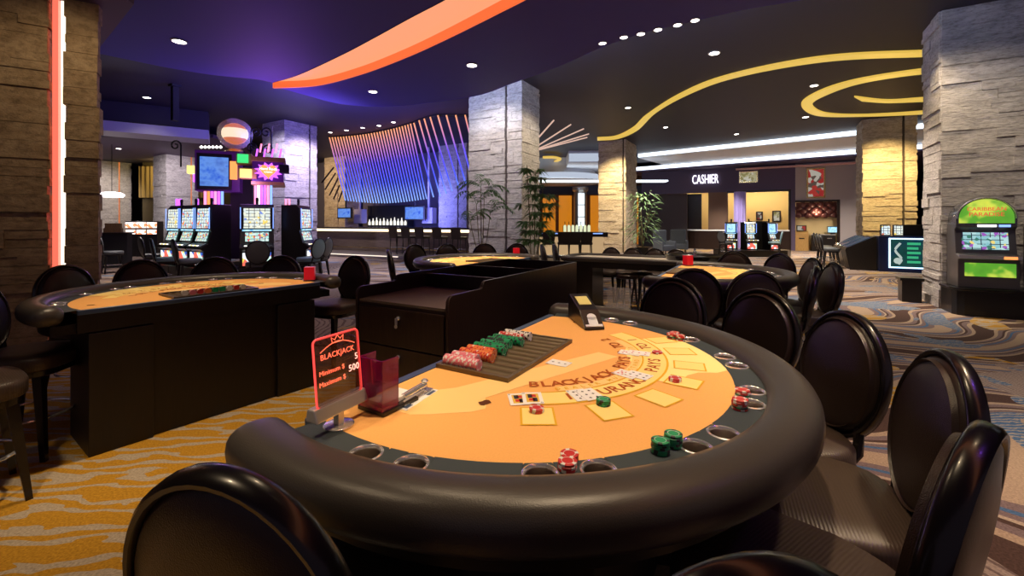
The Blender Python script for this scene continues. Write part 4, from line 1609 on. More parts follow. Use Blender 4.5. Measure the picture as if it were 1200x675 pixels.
def make_table(C, nrm, label, detail=True):
    t = thing('blackjack_table', (C[0], C[1], 0), face(*nrm), label, 'card table')
    fm = felt_mesh(detail, t)
    fm.build('felt', [M['felt'], M['felt_yellow'], M['felt_pale'], M['felt_line'], M['felt_red'], M['felt_brown'], M['felt_bright']], t, smooth=False)
    # cup strip
    m = MB()
    o, i_ = arc(R_IN + .02), arc(R_FELT)
    k = len(o)
    vs = [(x, y, TT + .001) for x, y in o] + [(x, y, TT + .001) for x, y in i_] + [(x, y, TT - .03) for x, y in o] + [(x, y, TT - .03) for x, y in i_]
    # punched with cup openings: the strip is laid as sectors, left open over each cup
    holes = sorted(LOC_CUPS)
    a0, a1 = math.degrees(math.asin(-.2 / R_CUP)), 180 - math.degrees(math.asin(-.2 / R_CUP))
    hr = .0365
    da = math.degrees(hr / R_CUP)
    ang = a0
    segs = []
    for hcup in holes:
        c = max(hcup, a0 + da + .5)
        segs.append((ang, c - da))
        ang = c + da
    segs.append((ang, a1))

    def pp(r, a, zz=TT + .001):
        q = math.radians(a)
        return (r * math.cos(q), r * math.sin(q), zz)
    for s0, s1 in segs:
        if s1 <= s0:
            continue
        n = max(1, int((s1 - s0) / 3))
        for i in range(n):
            b0_, b1_ = s0 + (s1 - s0) * i / n, s0 + (s1 - s0) * (i + 1) / n
            m.add([pp(R_FELT - .003, b0_), pp(R_IN + .02, b0_), pp(R_IN + .02, b1_), pp(R_FELT - .003, b1_)], [(0, 1, 2, 3)])
    for hcup in holes:                      # ring of strip round each opening
        c = max(hcup, a0 + da + .5)
        cx, cy = pp(R_CUP, c)[:2]
        n = 28
        inner_, outer_ = [], []
        for i in range(n):
            q = 2 * PI * i / n
            dx, dy = math.cos(q), math.sin(q)
            inner_.append((cx + hr * .98 * dx, cy + hr * .98 * dy, TT + .001))
            # project to the sector boundary
            rr, aa = R_CUP + dx * 9, dy * 9
            tmax = 1e9
            # sector coordinates: radial (er) and tangential (et)
            er = Vector((math.cos(math.radians(c)), math.sin(math.radians(c))))
            et = Vector((-er.y, er.x))
            dr_, dt_ = er.x * dx + er.y * dy, et.x * dx + et.y * dy
            if dr_ > 1e-6:
                tmax = min(tmax, (R_IN + .02 - R_CUP) / dr_)
            if dr_ < -1e-6:
                tmax = min(tmax, (R_FELT - .003 - R_CUP) / dr_)
            if abs(dt_) > 1e-6:
                tmax = min(tmax, hr * 1.0 / abs(dt_))
            tmax = max(tmax, hr)
            outer_.append((cx + dx * tmax, cy + dy * tmax, TT + .001))
        m.add(inner_ + outer_, [(i, n + i, n + (i + 1) % n, (i + 1) % n) for i in range(n)])
    m.build('cup_holder_strip', M['cup_strip'], t, smooth=False)
    # padded rail
    m = MB()
    prof = []
    n = 20
    for i in range(n):
        q = 2 * PI * i / n
        e = .8
        c, s = math.cos(q), math.sin(q)
        prof.append((.0725 * math.copysign(abs(c) ** e, c), .060 * math.copysign(abs(s) ** e, s)))
    rings = []
    rc = (R_IN + R_OUT) / 2
    a0 = math.asin(-.235 / rc)
    N = 72
    for i in range(N + 1):
        rings.append((a0 + (PI - 2 * a0) * i / N, 1.0))
    ends = [(.2, .055), (.6, .045), (.85, .028), (.97, .012)]
    full = [(a0 - o_, s_) for s_, o_ in ends] + rings + [(PI - a0 + o_, s_) for s_, o_ in reversed(ends)]
    m.loft([[((rc + a * s_) * math.cos(q), (rc + a * s_) * math.sin(q), .918 + b * s_) for a, b in prof] for q, s_ in full])
    m.build('armrest_rail', M['rail'], t, ang=80)
    m = MB()
    m.prism(arc(R_IN + .05, -.2), .79, .848)
    m.build('table_body', M['black'], t)
    m = MB()
    m.box(-.80, .80, -.235, -.2, .905, TT + .004)
    m.build('dealer_edge', M['blue_trim'], t, smooth=False, bevel=.003)
    m = MB()
    m.box(-.80, .80, -.23, -.2, .79, .905)
    m.build('apron', M['table_wood'], t, smooth=False)
    m = MB()
    m.box(-.72, .72, -.20, .20, .0, .79)
    m.box(-.44, .44, -.16, .48, .0, .79)
    m.box(-.75, -.42, -.23, .28, 0, .78)
    m.box(.42, .75, -.23, .28, 0, .78)
    m.build('pedestal', M['table_wood'], t, smooth=False, bevel=.006)
    for hcup in LOC_CUPS:
        c = max(hcup, math.degrees(math.asin(-.2 / R_CUP)) + math.degrees(hr / R_CUP) + .5)
        x, y = pp(R_CUP, c)[:2]
        m = MB()
        m.lathe([(.031, TT - .08), (.0325, TT - .001), (.034, TT + .004), (.0375, TT + .007), (.0415, TT + .005), (.042, TT + .001)], 28, 0, RT((x, y, 0)), cap=False)
        m.m = [1 if i < 28 else 0 for i in range(len(m.m))]
        m.add([(x + .031 * math.cos(q * PI / 12), y + .031 * math.sin(q * PI / 12), TT - .08) for q in range(24)], [tuple(range(24))], 2)
        m.build('cup_holder', [M['chrome'], M['cup_steel'], M['cup_floor']], t)
    # sunken look chip tray, standing proud of the felt
    tr = MB()
    x0, x1, y0, y1 = -.285, .265, -.185, .105
    z0, z1 = TT + .001, TT + .016
    for a, b, c, d in ((x0 - .014, x1 + .014, y0 - .014, y0), (x0 - .014, x1 + .014, y1, y1 + .014), (x0 - .014, x0, y0, y1), (x1, x1 + .014, y0, y1)):
        tr.box(a, b, c, d, z0, z1)
    nt_ = 11
    pw = (x1 - x0) / nt_
    for i in range(nt_):
        cx = x0 + pw * (i + .5)
        pts = []
        for k2 in range(7):
            q = PI + PI * k2 / 6
            pts.append((cx + pw * .5 * math.cos(q), TT + .014 + .011 * math.sin(q)))
        vs = [(x, y0, zz) for x, zz in pts] + [(x, y1, zz) for x, zz in pts]
        tr.add(vs, [(j, j + 1, 7 + j + 1, 7 + j) for j in range(6)])
    tr.build('chip_tray', M['tray'], t)
    return t, (x0, pw, y0)


near_t, TR = make_table(C1, (.866, -.5), 'near blackjack table with orange felt, steel cup holders and a thick charcoal rail')
left_t, _ = make_table(C2, (-.815, .58), 'blackjack table at the left, its black dealer side and pedestal toward us')
mid_t, _ = make_table(C3, (-.8, .6), 'blackjack table behind the wooden dealer cabinet, before the bamboo', False)
right_t, _ = make_table(C4, (.866, -.5), 'blackjack table among the dark chairs at the right, bright felt half hidden', False)


def to_world(t, x, y, z):
    c, s = math.cos(t.rotation_euler.z), math.sin(t.rotation_euler.z)
    return Vector((t.location.x + c * x - s * y, t.location.y + s * x + c * y, z))


# ------------------------------------------------------------------ chips
CR, CT = .0215, .0060


def chip_proto(mt, edge, face_m):
    m = MB()
    n = 24
    ring = lambda r, z: [(r * math.cos(2 * PI * i / n), r * math.sin(2 * PI * i / n), z) for i in range(n)]
    rs = [ring(.0001, 0), ring(CR * .96, 0), ring(CR, .0006), ring(CR, CT - .0006), ring(CR * .96, CT), ring(CR * .66, CT), ring(CR * .6, CT - .0002), ring(.0001, CT - .0002)]
    for k in range(len(rs) - 1):
        for i in range(n):
            j = (i + 1) % n
            mi = 1 if (1 <= k <= 4 and (i // 2) % 3 == 0) else (2 if k in (5,) else 0)
            m.add([rs[k][i], rs[k][j], rs[k + 1][j], rs[k + 1][i]], [(0, 1, 2, 3)], mi)
    return m.build('poker_chip', [mt, edge, face_m], ang=30)


CH = {}
for c, e in (('red', 'chip_white'), ('green', 'chip_black'), ('pink', 'chip_white'), ('orange', 'chip_red'), ('black', 'chip_green'), ('white', 'chip_black')):
    CH[c] = [M['chip_' + c], M[e], M['chip_white']]
protos = {}


def chip(color, loc, label, group, rot=None):
    if color not in protos:
        o = chip_proto(*CH[color])
        protos[color] = o
    else:
        o = protos[color].copy()
        COL.objects.link(o)
    o.location = loc
    o.rotation_euler = rot or (0, 0, random.uniform(0, 6))
    tag(o, label, 'poker chip', group)
    return o




def roll(t_):
    return (Matrix.Rotation(t_.rotation_euler.z, 4, 'Z') @ Matrix.Rotation(-PI / 2, 4, 'X') @ Matrix.Rotation(random.uniform(0, 6), 4, 'Z')).to_euler()


x0, pw, y0 = TR
rows = [(10, 'pink', 26, 'pink'), (9, 'pink', 19, 'second pink'), (8, 'orange', 25, 'orange'), (7, 'orange', 21, 'second orange'), (6, 'green', 24, 'green'),
        (5, 'green', 20, 'second green'), (4, 'black', 19, 'black and green'), (3, 'green', 24, 'last green'), (2, 'red', 20, 'red'), (1, 'white', 22, 'white')]
for idx, col_, cnt, nm in rows:
    cx = x0 + pw * (idx + .5)
    for k in range(cnt):
        w_ = to_world(near_t, cx + random.uniform(-.0006, .0006), y0 + .003 + k * CT, TT + .003 + CR + .001)
        cc = col_
        if nm == 'black and green' and k > 13:
            cc = 'green'
        if nm.endswith('orange') and k % 9 == 4:
            cc = 'red'
        chip(cc, w_, {'red': 'red', 'green': 'green', 'black': 'black', 'white': 'white', 'orange': 'orange', 'pink': 'pink'}[cc] + ' chip on edge in the ' + nm + ' row of the dealer tray', nm + ' row of chips in the dealer tray',
             roll(near_t))
# loose stacks
stacks = [(629, 483, 'red', 2, 'on the leftmost betting box'), (707, 475, 'green', 3, 'on the betting box below the eight of spades'), (791, 447, 'red', 2, 'on the betting box at the guitar body'),
          (770, 414, 'red', 1, 'on the small far betting box'), (665, 550, 'red', 3, 'between the two nearest cup holders, front stack'), (667, 538, 'red', 2, 'between the two nearest cup holders, rear stack'),
          (774, 531, 'green', 5, 'left of the lower right cup holders, front stack'), (789, 523, 'green', 5, 'left of the lower right cup holders, rear stack'),
          (867, 480, 'red', 5, 'beside the right cup holders, tall front stack'), (870, 466, 'red', 4, 'beside the right cup holders, rear stack'),
          (787, 397, 'red', 4, 'at the far rim, left stack'), (797, 399, 'red', 4, 'at the far rim, right stack'), (791, 394, 'red', 3, 'at the far rim, hindmost stack')]
for px, py, c, n_, where in stacks:
    q = W(px, py, TT)
    for k in range(n_):
        mix = c if not (c == 'red' and n_ > 3 and k == 1) else 'black'
        pos = 'topmost chip ' if k == n_ - 1 else ('bottom chip ' if k == 0 else ['', 'second', 'third', 'fourth'][k] + ' chip up ')
        if n_ == 1:
            pos = 'single chip '
        chip(mix, (q.x + random.uniform(-.0012, .0012), q.y + random.uniform(-.0012, .0012), TT + .0021 + k * (CT + .0001)), mix + ' ' + pos + where, c + ' chips ' + where)


# ------------------------------------------------------------------ playing cards
def card(px, py, yaw, pips, col_, label, group=None, lift=0.0, court=False, corner=''):
    q = W(px, py, TT)
    m = MB()
    w, h = .0315, .044
    m.box(-w, w, -h, h, 0, .0006)
    ink = 1 if col_ == 'b' else 2

    def pip(x, y, s):
        if col_ == 'b':
            pts = [(0, 1.1), (.55, .35), (.95, -.2), (.7, -.7), (.2, -.5), (.35, -1.1), (-.35, -1.1), (-.2, -.5), (-.7, -.7), (-.95, -.2), (-.55, .35)]
        else:
            pts = [(0, -1.1), (.9, .1), (.8, .75), (.35, .8), (0, .4), (-.35, .8), (-.8, .75), (-.9, .1)]
        m.add([(x + a * s, y + b * s, .0009) for a, b in pts], [tuple(range(len(pts)))[::-1] if col_ == 'b' else tuple(range(len(pts)))], ink)
    lay = {1: [(0, 0)], 3: [(0, 1), (0, 0), (0, -1)], 5: [(-1, 1), (1, 1), (0, 0), (-1, -1), (1, -1)], 6: [(-1, 1), (1, 1), (-1, 0), (1, 0), (-1, -1), (1, -1)],
           8: [(-1, 1), (1, 1), (-1, 0), (1, 0), (-1, -1), (1, -1), (0, .5), (0, -.5)],
           10: [(-1, 1), (1, 1), (-1, .33), (1, .33), (-1, -.33), (1, -.33), (-1, -1), (1, -1), (0, .66), (0, -.66)]}
    if court:
        m.add([(x, y, .0008) for x, y in ((-.02, -.032), (.02, -.032), (.02, .032), (-.02, .032))], [(0, 1, 2, 3)], 3)
        for a, b, c_, d, mi in ((-.014, .0, .0, .028, 1), (.0, .014, -.028, .0, 1), (-.012, .006, -.022, -.004, 2), (-.004, .012, .006, .024, 2)):
            m.add([(x, y, .0010) for x, y in ((a, c_), (b, c_), (b, d), (a, d))], [(0, 1, 2, 3)], mi)
    else:
        for x, y in lay[pips]:
            pip(x * .012, y * .026, .0052)
    for sg in (-1, 1):
        T = Matrix.Translation((sg * -.026, sg * .037, .0009)) @ Matrix.Rotation(0 if sg > 0 else PI, 4, 'Z')
        text_into(m, corner, .011, T, ink, .00005)
    o = m.build('playing_card', [M['card'], M['ink_black'], M['ink_red'], M['ink_gold']], smooth=False)
    o.location = (q.x, q.y, TT + .0022 + lift)
    o.rotation_euler.z = yaw
    return tag(o, label, 'playing card', group)


Y0 = -2.09
card(655, 426, 1.0, 3, 'b', 'three of spades lying alone face up before the chip tray', corner='3')
card(608, 468.5, .12, 3, 'b', 'king card, left one of the pair near the brown crest', 'pair of court cards', court=True, corner='K')
card(624, 467.5, .05, 3, 'b', 'queen card, right one of the pair near the brown crest', 'pair of court cards', .0008, court=True, corner='Q')
card(680, 463.5, .30, 8, 'b', 'eight of spades, left one of the pair below the printed word', 'pair of black number cards', corner='8')
card(691, 463, .36, 6, 'b', 'six of spades, right one of the pair below the printed word', 'pair of black number cards', .0008, corner='6')
card(734, 439, .75, 10, 'r', 'ten of hearts, left one of the pair on the insurance line', 'pair of red number cards', corner='10')
card(748, 440.5, .80, 6, 'b', 'six of spades, right one of the pair on the insurance line', 'pair of red number cards', .0008, corner='6')
card(738, 414, 1.1, 8, 'r', 'eight of hearts, left one of the farthest pair of cards', 'farthest pair of cards', corner='8')
card(749, 414.5, 1.15, 5, 'r', 'five of hearts, right one of the farthest pair of cards', 'farthest pair of cards', .0008, corner='5')

# ------------------------------------------------------------------ limit sign
q = W(397, 499, TT)
L0, L1 = W(364, 479, .985), W(424, 452, .985)
dir_ = Vector((L1.x - L0.x, L1.y - L0.y, 0))
rz = math.atan2(dir_.y, dir_.x)
pw_, ph = .150, .175
t = thing('limit_sign', (q.x, q.y, TT + .002), rz, 'red neon edged blackjack limit sign on a chrome foot on the near table', 'sign')
m = MB()
m.lathe([(.040, 0), (.040, .003), (.036, .005), (.002, .006)], 28)
m.build('foot', M['chrome'], t)
box_part('post', M['steel'], t, -.010, .010, -.010, .010, .005, .045, .002)
m = MB()
m.prism([(-.022, 0), (.022, 0), (.016, .034), (-.010, .034)], -.088, .088, 0, Matrix.Translation((0, 0, .040)) @ Matrix.Rotation(PI / 2, 4, 'Z') @ Matrix.Rotation(PI / 2, 4, 'X'))
m.build('holder_bar', M['steel'], t, smooth=False, bevel=.004)


def rrect(w, h, r, n=6):
    out = []
    for cx, cy, a in ((w - r, h - r, 0), (-w + r, h - r, 90), (-w + r, -h + r, 180), (w - r, -h + r, 270)):
        for i in range(n + 1):
            q_ = math.radians(a + 90 * i / n)
            out.append((cx + r * math.cos(q_), cy + r * math.sin(q_)))
    return out


zc = .070 + ph / 2
lean = Matrix.Translation((0, .002, zc)) @ Matrix.Rotation(PI / 2 - .10, 4, 'X')
m = MB()
m.prism(rrect(pw_ / 2, ph / 2, .012), -.003, .003, 0, lean)
pn = m.build('panel', M['acrylic_dark'], t, smooth=False)
m = MB()
m.tube([(x, y, 0) for x, y in rrect(pw_ / 2, ph / 2, .012)], .0032, 6, 0, lean, closed=True)
m.build('neon_edge', M['neon_red'], t)
m = MB()
for txt, x, y, s, mi in (('BLACKJACK', -.002, .038, .0205, 0), ('Minimum $', -.024, -.002, .0175, 0), ('Maximum $', -.024, -.030, .0175, 0), ('5', .061, .013, .024, 1), ('500', .050, -.015, .025, 1)):
    text_into(m, txt, s, lean @ Matrix.Translation((x, y, .0045)), mi, .0004, 1.05)
m.tube([(-.058 + .116 * i / 12, .052 + .018 * math.sin(PI * i / 12), .0045) for i in range(13)], .0012, 5, 0, lean)
crown = [(-.018, .068), (-.020, .083), (-.009, .075), (0, .086), (.009, .075), (.020, .083), (.018, .068)]
m.tube([(x, y, .0045) for x, y in crown], .0012, 5, 0, lean, closed=True)
m.build('lettering', [M['sign_red'], M['sign_pale']], t, smooth=False)

# discard holder
q = W(447, 487, TT)
t = thing('discard_holder', (q.x - .01, q.y + .055, TT + .002), rz - .1, 'dark plum acrylic discard holder with white cards at its foot, right of the limit sign', 'card holder')
box_part('base', M['black'], t, -.05, .090, -.055, .055, 0, .012, .002)
m = MB()
m.box(-.05, -.046, -.05, .05, .012, .155)
m.box(-.046, .012, .046, .05, .012, .155)
m.box(-.046, .012, -.05, -.046, .012, .155)
m.build('acrylic_walls', M['acrylic_purple'], t, smooth=False)
m = MB()
for k in range(8):
    m.box(-.03 + random.uniform(-.001, .001), .085, -.034, .034, .0125 + k * .0016, .0138 + k * .0016)
tag(m.build('card_deck', M['card'], t, smooth=False), 'short stack of white cards')

# chrome card clip
q = W(486, 466, TT)
t = thing('card_clip', (q.x, q.y, TT + .002), rz + .05, 'chrome clamp lying on a blue and white card on the felt', 'clip')
box_part('plate', M['chrome'], t, -.075, .075, -.02, .02, 0, .006, .002)
m = MB()
m.tube([(-.055, .004, .018), (.06, .004, .018)], .011, 12)
m.build('cylinder', M['chrome'], t)
m = MB()
m.tube([(-.07, -.008, .010), (.03, -.012, .010)], .005, 8)
m.lathe([(.008, 0), (.013, .004), (.008, .010)], 14, 0, Matrix.Translation((.06, .004, .026)))
m.build('lever', M['steel'], t)
q2 = to_world(t, 0, 0, 0)
m = MB()
m.box(-.09, .08, -.036, .03, 0, .0016)
m.box(-.08, -.05, -.03, -.012, .0016, .0019, 1)
m.box(.03, .07, -.034, -.022, .0016, .0019, 1)
o = m.build('paper_card', [M['card'], M['blue_trim']], smooth=False)
o.location = (t.location.x, t.location.y, TT + .0003)
o.rotation_euler.z = t.rotation_euler.z
tag(o, 'blue and white printed card lying under the chrome clamp', 'card')

# card shoe
q = W(684, 378, TT)
t = thing('card_shoe', (q.x + .005, q.y - .02, TT + .002), math.atan2(-.99, .14) + PI / 2, 'black card shoe with yellow window at the far end of the near table', 'card shoe')
m = MB()
m.prism([(-.16, 0), (.16, 0), (.16, .13), (.13, .14), (-.06, .085), (-.16, .012)], -.052, .052, 0, Matrix.Rotation(PI / 2, 4, 'Z') @ Matrix.Rotation(PI / 2, 4, 'X'))
m.build('body', M['black'], t, smooth=False, bevel=.003)
m = MB()
T = Matrix.Translation((0, -.11, .050)) @ Matrix.Rotation(math.radians(36), 4, 'X')
m.box(-.045, .045, -.058, -.045, .001, .005, 0, T)
m.box(-.024, .024, -.046, .005, .001, .005, 0, T)
m.lathe([(.024, .001), (.024, .005)], 20, 0, T @ Matrix.Translation((0, .005, 0)))
m.build('card_slot', mat('white_card_slot', (.75, .8, .85), .3), t, smooth=False)
m = MB()
T = Matrix.Translation((0, .04, .1155)) @ Matrix.Rotation(math.radians(16.1), 4, 'X')
m.box(-.034, .034, -.05, .05, 0, .003, 0, T)
m.build('window', mat('yellow_window', (.75, .68, .25), .3), t, smooth=False)

# small red boxes on the other tables
for (px, py, lb) in ((363, 329, 'small red acrylic box standing at the right end of the left table'), (605, 300, 'small red acrylic box standing on the middle table'), (779, 316, 'small red acrylic card holder standing by the long table')):
    q = W(px, py, TT) if py != 316 else W(779, 316.5, TT)
    if py == 316:
        q = to_world(right_t, -.76, -.12, 0)
    t = thing('discard_box', (q.x, q.y, TT + .002), .3, lb, 'card holder')
    box_part('base', M['black'], t, -.05, .05, -.05, .05, 0, .01)
    box_part('walls', M['red_box'], t, -.045, .045, -.045, .045, .01, .13, .002)
# chips in the tray of the left table
for i in range(9):
    for k in range(4):
        w_ = to_world(left_t, x0 + pw * (i + 1.5), y0 + .05 + k * CT * 1.02, TT + .003 + CR + .001)
        cc = ('white', 'pink', 'red', 'orange', 'green', 'green', 'white', 'red', 'white')[i]
        ordn = ('first', 'second', 'third', 'fourth', 'fifth', 'sixth', 'seventh', 'eighth', 'ninth')[i]
        chip(cc, w_, cc + ' chip on edge in the ' + ordn + ' row of the left table tray', ordn + ' row of chips in the left table tray', roll(left_t))

# ------------------------------------------------------------------ dealer cabinet between the tables
a0_ = Vector((-.341, 2.40, 0))
t = thing('dealer_cabinet', (a0_.x, a0_.y, 0), YAW, 'long espresso wood dealer cabinet with locked drawers and stepped side panels', 'cabinet')
CW, CL = .745, 1.88
box_part('body', M['dark_wood'], t, -CW + .02, -.02, .0, CL, 0, .985)
box_part('tray_top', M['shelf_brown'], t, -CW + .02, -.02, 0.0, CL - .02, .985, 1.0)


def side_panel(x0_, x1_, name):
    pts = [(-.015, 0), (CL, 0), (CL, 1.118), (.36, 1.118)]
    for i in range(6):
        q_ = PI / 2 + PI / 2 * i / 5
        pts.append((.36 + .035 * math.cos(q_), 1.083 + .035 * math.sin(q_)))
    pts += [(.31, 1.075), (.03, 1.075)]
    for i in range(6):
        q_ = PI / 2 + PI / 2 * i / 5
        pts.append((.03 + .045 * math.cos(q_), 1.03 + .045 * math.sin(q_)))
    m_ = MB()
    # extrude along x: build in YZ
    vs = [(x0_, y, z) for y, z in pts] + [(x1_, y, z) for y, z in pts]
    n = len(pts)
    m_.add(vs, [tuple(range(n)), tuple(range(n, 2 * n))[::-1]] + [(i, n + i, n + (i + 1) % n, (i + 1) % n) for i in range(n)])
    return m_.build(name, M['dark_wood'], t, smooth=False, bevel=.004)


side_panel(-.022, 0, 'side_panel')
side_panel(-CW, -CW + .022, 'side_panel')
box_part('divider', M['dark_wood'], t, -CW + .022, -.022, .62, .642, 1.0, 1.10, .003)
box_part('divider', M['dark_wood'], t, -CW + .022, -.022, 1.15, 1.172, 1.0, 1.115, .003)
box_part('back_panel', M['dark_wood'], t, -CW + .022, -.022, CL - .022, CL, 1.0, 1.118, .003)
zs = [(.745, .965), (.525, .735), (.305, .515), (.08, .295)]
for i, (z0_, z1_) in enumerate(zs):
    d = box_part('drawer', M['dark_wood'], t, -CW + .035, -.035, -.018, 0, z0_, z1_, .003)
    for xx in ((-.37,) if i < 2 else (-.46, -.28)):
        m = MB()
        T = Matrix.Translation((xx, -.018, z1_ - .05)) @ Matrix.Rotation(PI / 2, 4, 'X')
        m.lathe([(.013, 0), (.013, .008), (.008, .012), (.001, .012)], 14, 0, T)
        m.build('lock', M['chrome'], d)
        m = MB()
        m.box(xx - .003, xx + .003, -.045, -.03, z1_ - .085, z1_ - .045)
        m.lathe([(.011, -.002), (.011, .002)], 12, 0, Matrix.Translation((xx, -.040, z1_ - .095)) @ Matrix.Rotation(PI / 2, 4, 'X'))
        m.build('key', M['steel'], d)

# ------------------------------------------------------------------ long roulette table
o0 = Vector((1.25, 8.0, 0))
t = thing('roulette_table', (o0.x, o0.y, 0), YAW, 'long roulette table with pale layout and dark rail behind the dealer cabinet', 'roulette table')
RL, RW = 2.5, .92
rt_ = t
box_part('apron', M['black'], t, .05, RL, -RW + .04, -.04, .76, .87)
m = MB()
m.prism([(.18, -.05), (RL, -.05), (RL, -RW + .05), (.18, -RW + .05), (.09, -RW + .16), (.05, -RW / 2), (.09, -.16)][::-1], .87, .895)
m.build('layout', mat('pale_layout', (.62, .58, .50), .9), t, smooth=False)
m = MB()
path = [(RL, -.02), (.25, -.02), (.10, -.08), (.02, -.25), (.0, -RW / 2), (.02, -RW + .25), (.10, -RW + .08), (.25, -RW + .02), (RL, -RW + .02)]
m.tube([(x, y, .895) for x, y in curve(path, 5)], .04, 10)
m.build('rail', M['rail'], t)
for x_ in (.35, 1.9):
    box_part('pedestal', M['black'], t, x_ - .15, x_ + .15, -RW + .18, -.18, 0, .76, .005)
q = o0 + B * 2.02 - A * .46
m = MB()
m.lathe([(.37, 0), (.41, .03), (.42, .09), (.40, .10), (.385, .085), (.30, .05), (.001, .05)], 40)
t = m.build('wheel_bowl', M['lacquer'], rt_)
t.location = (2.02, -.46, .896)
m = MB()
m.lathe([(.24, .05), (.24, .06), (.05, .085), (.001, .09)], 32)
m.build('rotor', M['dark_wood'], t)
m = MB()
m.lathe([(.03, .085), (.02, .12), (.045, .14), (.015, .16), (.02, .185), (.001, .2)], 16)
for k in range(4):
    q_ = k * PI / 2
    m.tube([(0, 0, .135), (.08 * math.cos(q_), .08 * math.sin(q_), .135)], .008, 6)
m.build('turret', M['chrome'], t)
q = W(700, 356, .3)
t = thing('acrylic_stand', (1.45, 5.9, 0), YAW, 'clear acrylic magazine stand left of the dark chairs, under the long table', 'stand')
box_part('panel', M['acrylic_clear'], t, -.16, .16, -.005, .005, .30, .60)
box_part('support', M['acrylic_clear'], t, -.16, .16, -.12, -.11, .1, .4)
box_part('base', M['steel'], t, -.17, .17, -.13, .01, 0, .1)


# ------------------------------------------------------------------ slot machines
def make_slot(w=.62, mats=('scr_top', 'scr_reel2', 'scr_belly'), topbox='flat', body='black', name='slot_machine'):
    """faces local -Y (as seen by its player); origin on its stand"""
    t = thing(name, (0, 0, 0))
    hw = w / 2
    YZ = lambda pts, x0_, x1_: ([(x0_, y, z) for y, z in pts] + [(x1_, y, z) for y, z in pts])

    def ext(pts, x0_, x1_, nm, mt, bevel=0.0, par=None):
        m_ = MB()
        n = len(pts)
        m_.add(YZ(pts, x0_, x1_), [tuple(range(n)), tuple(range(n, 2 * n))[::-1]] + [(i, n + i, n + (i + 1) % n, (i + 1) % n) for i in range(n)])
        return m_.build(nm, mt, par or t, smooth=False, bevel=bevel)
    prof = [(.32, 0), (-.28, 0), (-.28, .38), (-.36, .44), (-.36, .48), (-.20, .56), (-.12, .86), (-.15, .90), (-.12, 1.42), (-.05, 1.5), (.32, 1.5)]
    ext(prof, -hw, hw, 'cabinet', M[body], .008)
    # glass panels stand 6 mm proud of the sloping faces
    ext([(-.292, .06), (-.286, .06), (-.286, .36), (-.292, .36)], -hw + .06, hw - .06, 'belly_glass', M[mats[2]])
    ext([(-.205, .62), (-.190, .62), (-.120, .835), (-.134, .835)], -hw + .11, hw - .11, 'reel_screen', M[mats[1]])
    ext([(-.158, .93), (-.145, .93), (-.118, 1.40), (-.130, 1.40)], -hw + .075, hw - .075, 'top_glass', M[mats[0]])
    ext([(-.36, .482), (-.355, .500), (-.20, .580), (-.20, .562)], -hw + .03, hw - .03, 'button_deck', M['black'])
    for k in range(5):
        m_ = MB()
        m_.box(-hw + .09 + k * .09, -hw + .15 + k * .09, -.33, -.29, .51, .53)
        m_.build('button', M['lit_yellow' if k % 2 else 'lit_white'], t, smooth=False)
    ext([(-.165, .872), (-.155, .862), (-.155, .9), (-.165, .9)], -hw + .05, hw - .05, 'bill_panel', M['scr_blue'])
    m_ = MB()
    m_.lathe([(.03, 1.5), (.03, 1.58), (.035, 1.59), (.03, 1.66), (.001, 1.67)], 12, 0, RT((0, .05, 0)))
    m_.build('candle_lamp', M['matte_black'], t)
    for s in (-1, 1):
        m_ = MB()
        m_.box(s * (hw - .015) - .008, s * (hw - .015) + .008, -.168, -.156, .92, 1.42)
        m_.build('side_light', M['neon_blue'], t, smooth=False)
    return t


def put(o, c, dx, dy, z, label, cat, group=None):
    o.location = (c[0], c[1], z)
    o.rotation_euler.z = face(dx, dy) + PI
    return tag(o, label, cat, group)


slot0 = make_slot(.70)
slotB = make_slot(.70, ('scr_reel', 'scr_reel2', 'scr_belly'))
gs = 'slot machines on the carousel under the round sign'
mach = [(slot0, True, (-8.62, 11.28), (-.5, -.866), 'leftmost of three slot machines side by side at the left of the carousel'),
        (slotB, True, (-7.98, 10.92), (-.5, -.866), 'middle one of three slot machines side by side at the left of the carousel'),
        (slotB, False, (-7.34, 10.56), (-.5, -.866), 'slot machine with its black side showing, third in the row left of the carousel'),
        (slot0, False, (-6.12, 10.45), (.50, -.866), 'slot machine facing us squarely in the middle of the carousel'),
        (slotB, False, (-5.42, 11.15), (.985, .05), 'slot machine at the right of the carousel, its black side toward us')]
for src, fst, c, d, lb in mach:
    o = src if fst else copy_tree(src)
    put(o, c, d[0], d[1], .42, lb, 'slot machine', gs)
m = MB()
for c, d in ((mach[0][2], mach[0][3]), (mach[1][2], mach[1][3]), (mach[2][2], mach[2][3]), (mach[3][2], mach[3][3]), (mach[4][2], mach[4][3])):
    m.box(-.38, .38, -.40, .45, 0, .42, 0, RT((c[0], c[1], 0), face(*d) + PI))
m.lathe([(1.05, 0), (1.05, .40)], 24, 0, RT((-6.75, 11.6, 0)))
tag(m.build('carousel_base', M['black'], smooth=False), 'black stepped base carrying the round of slot machines', 'platform')
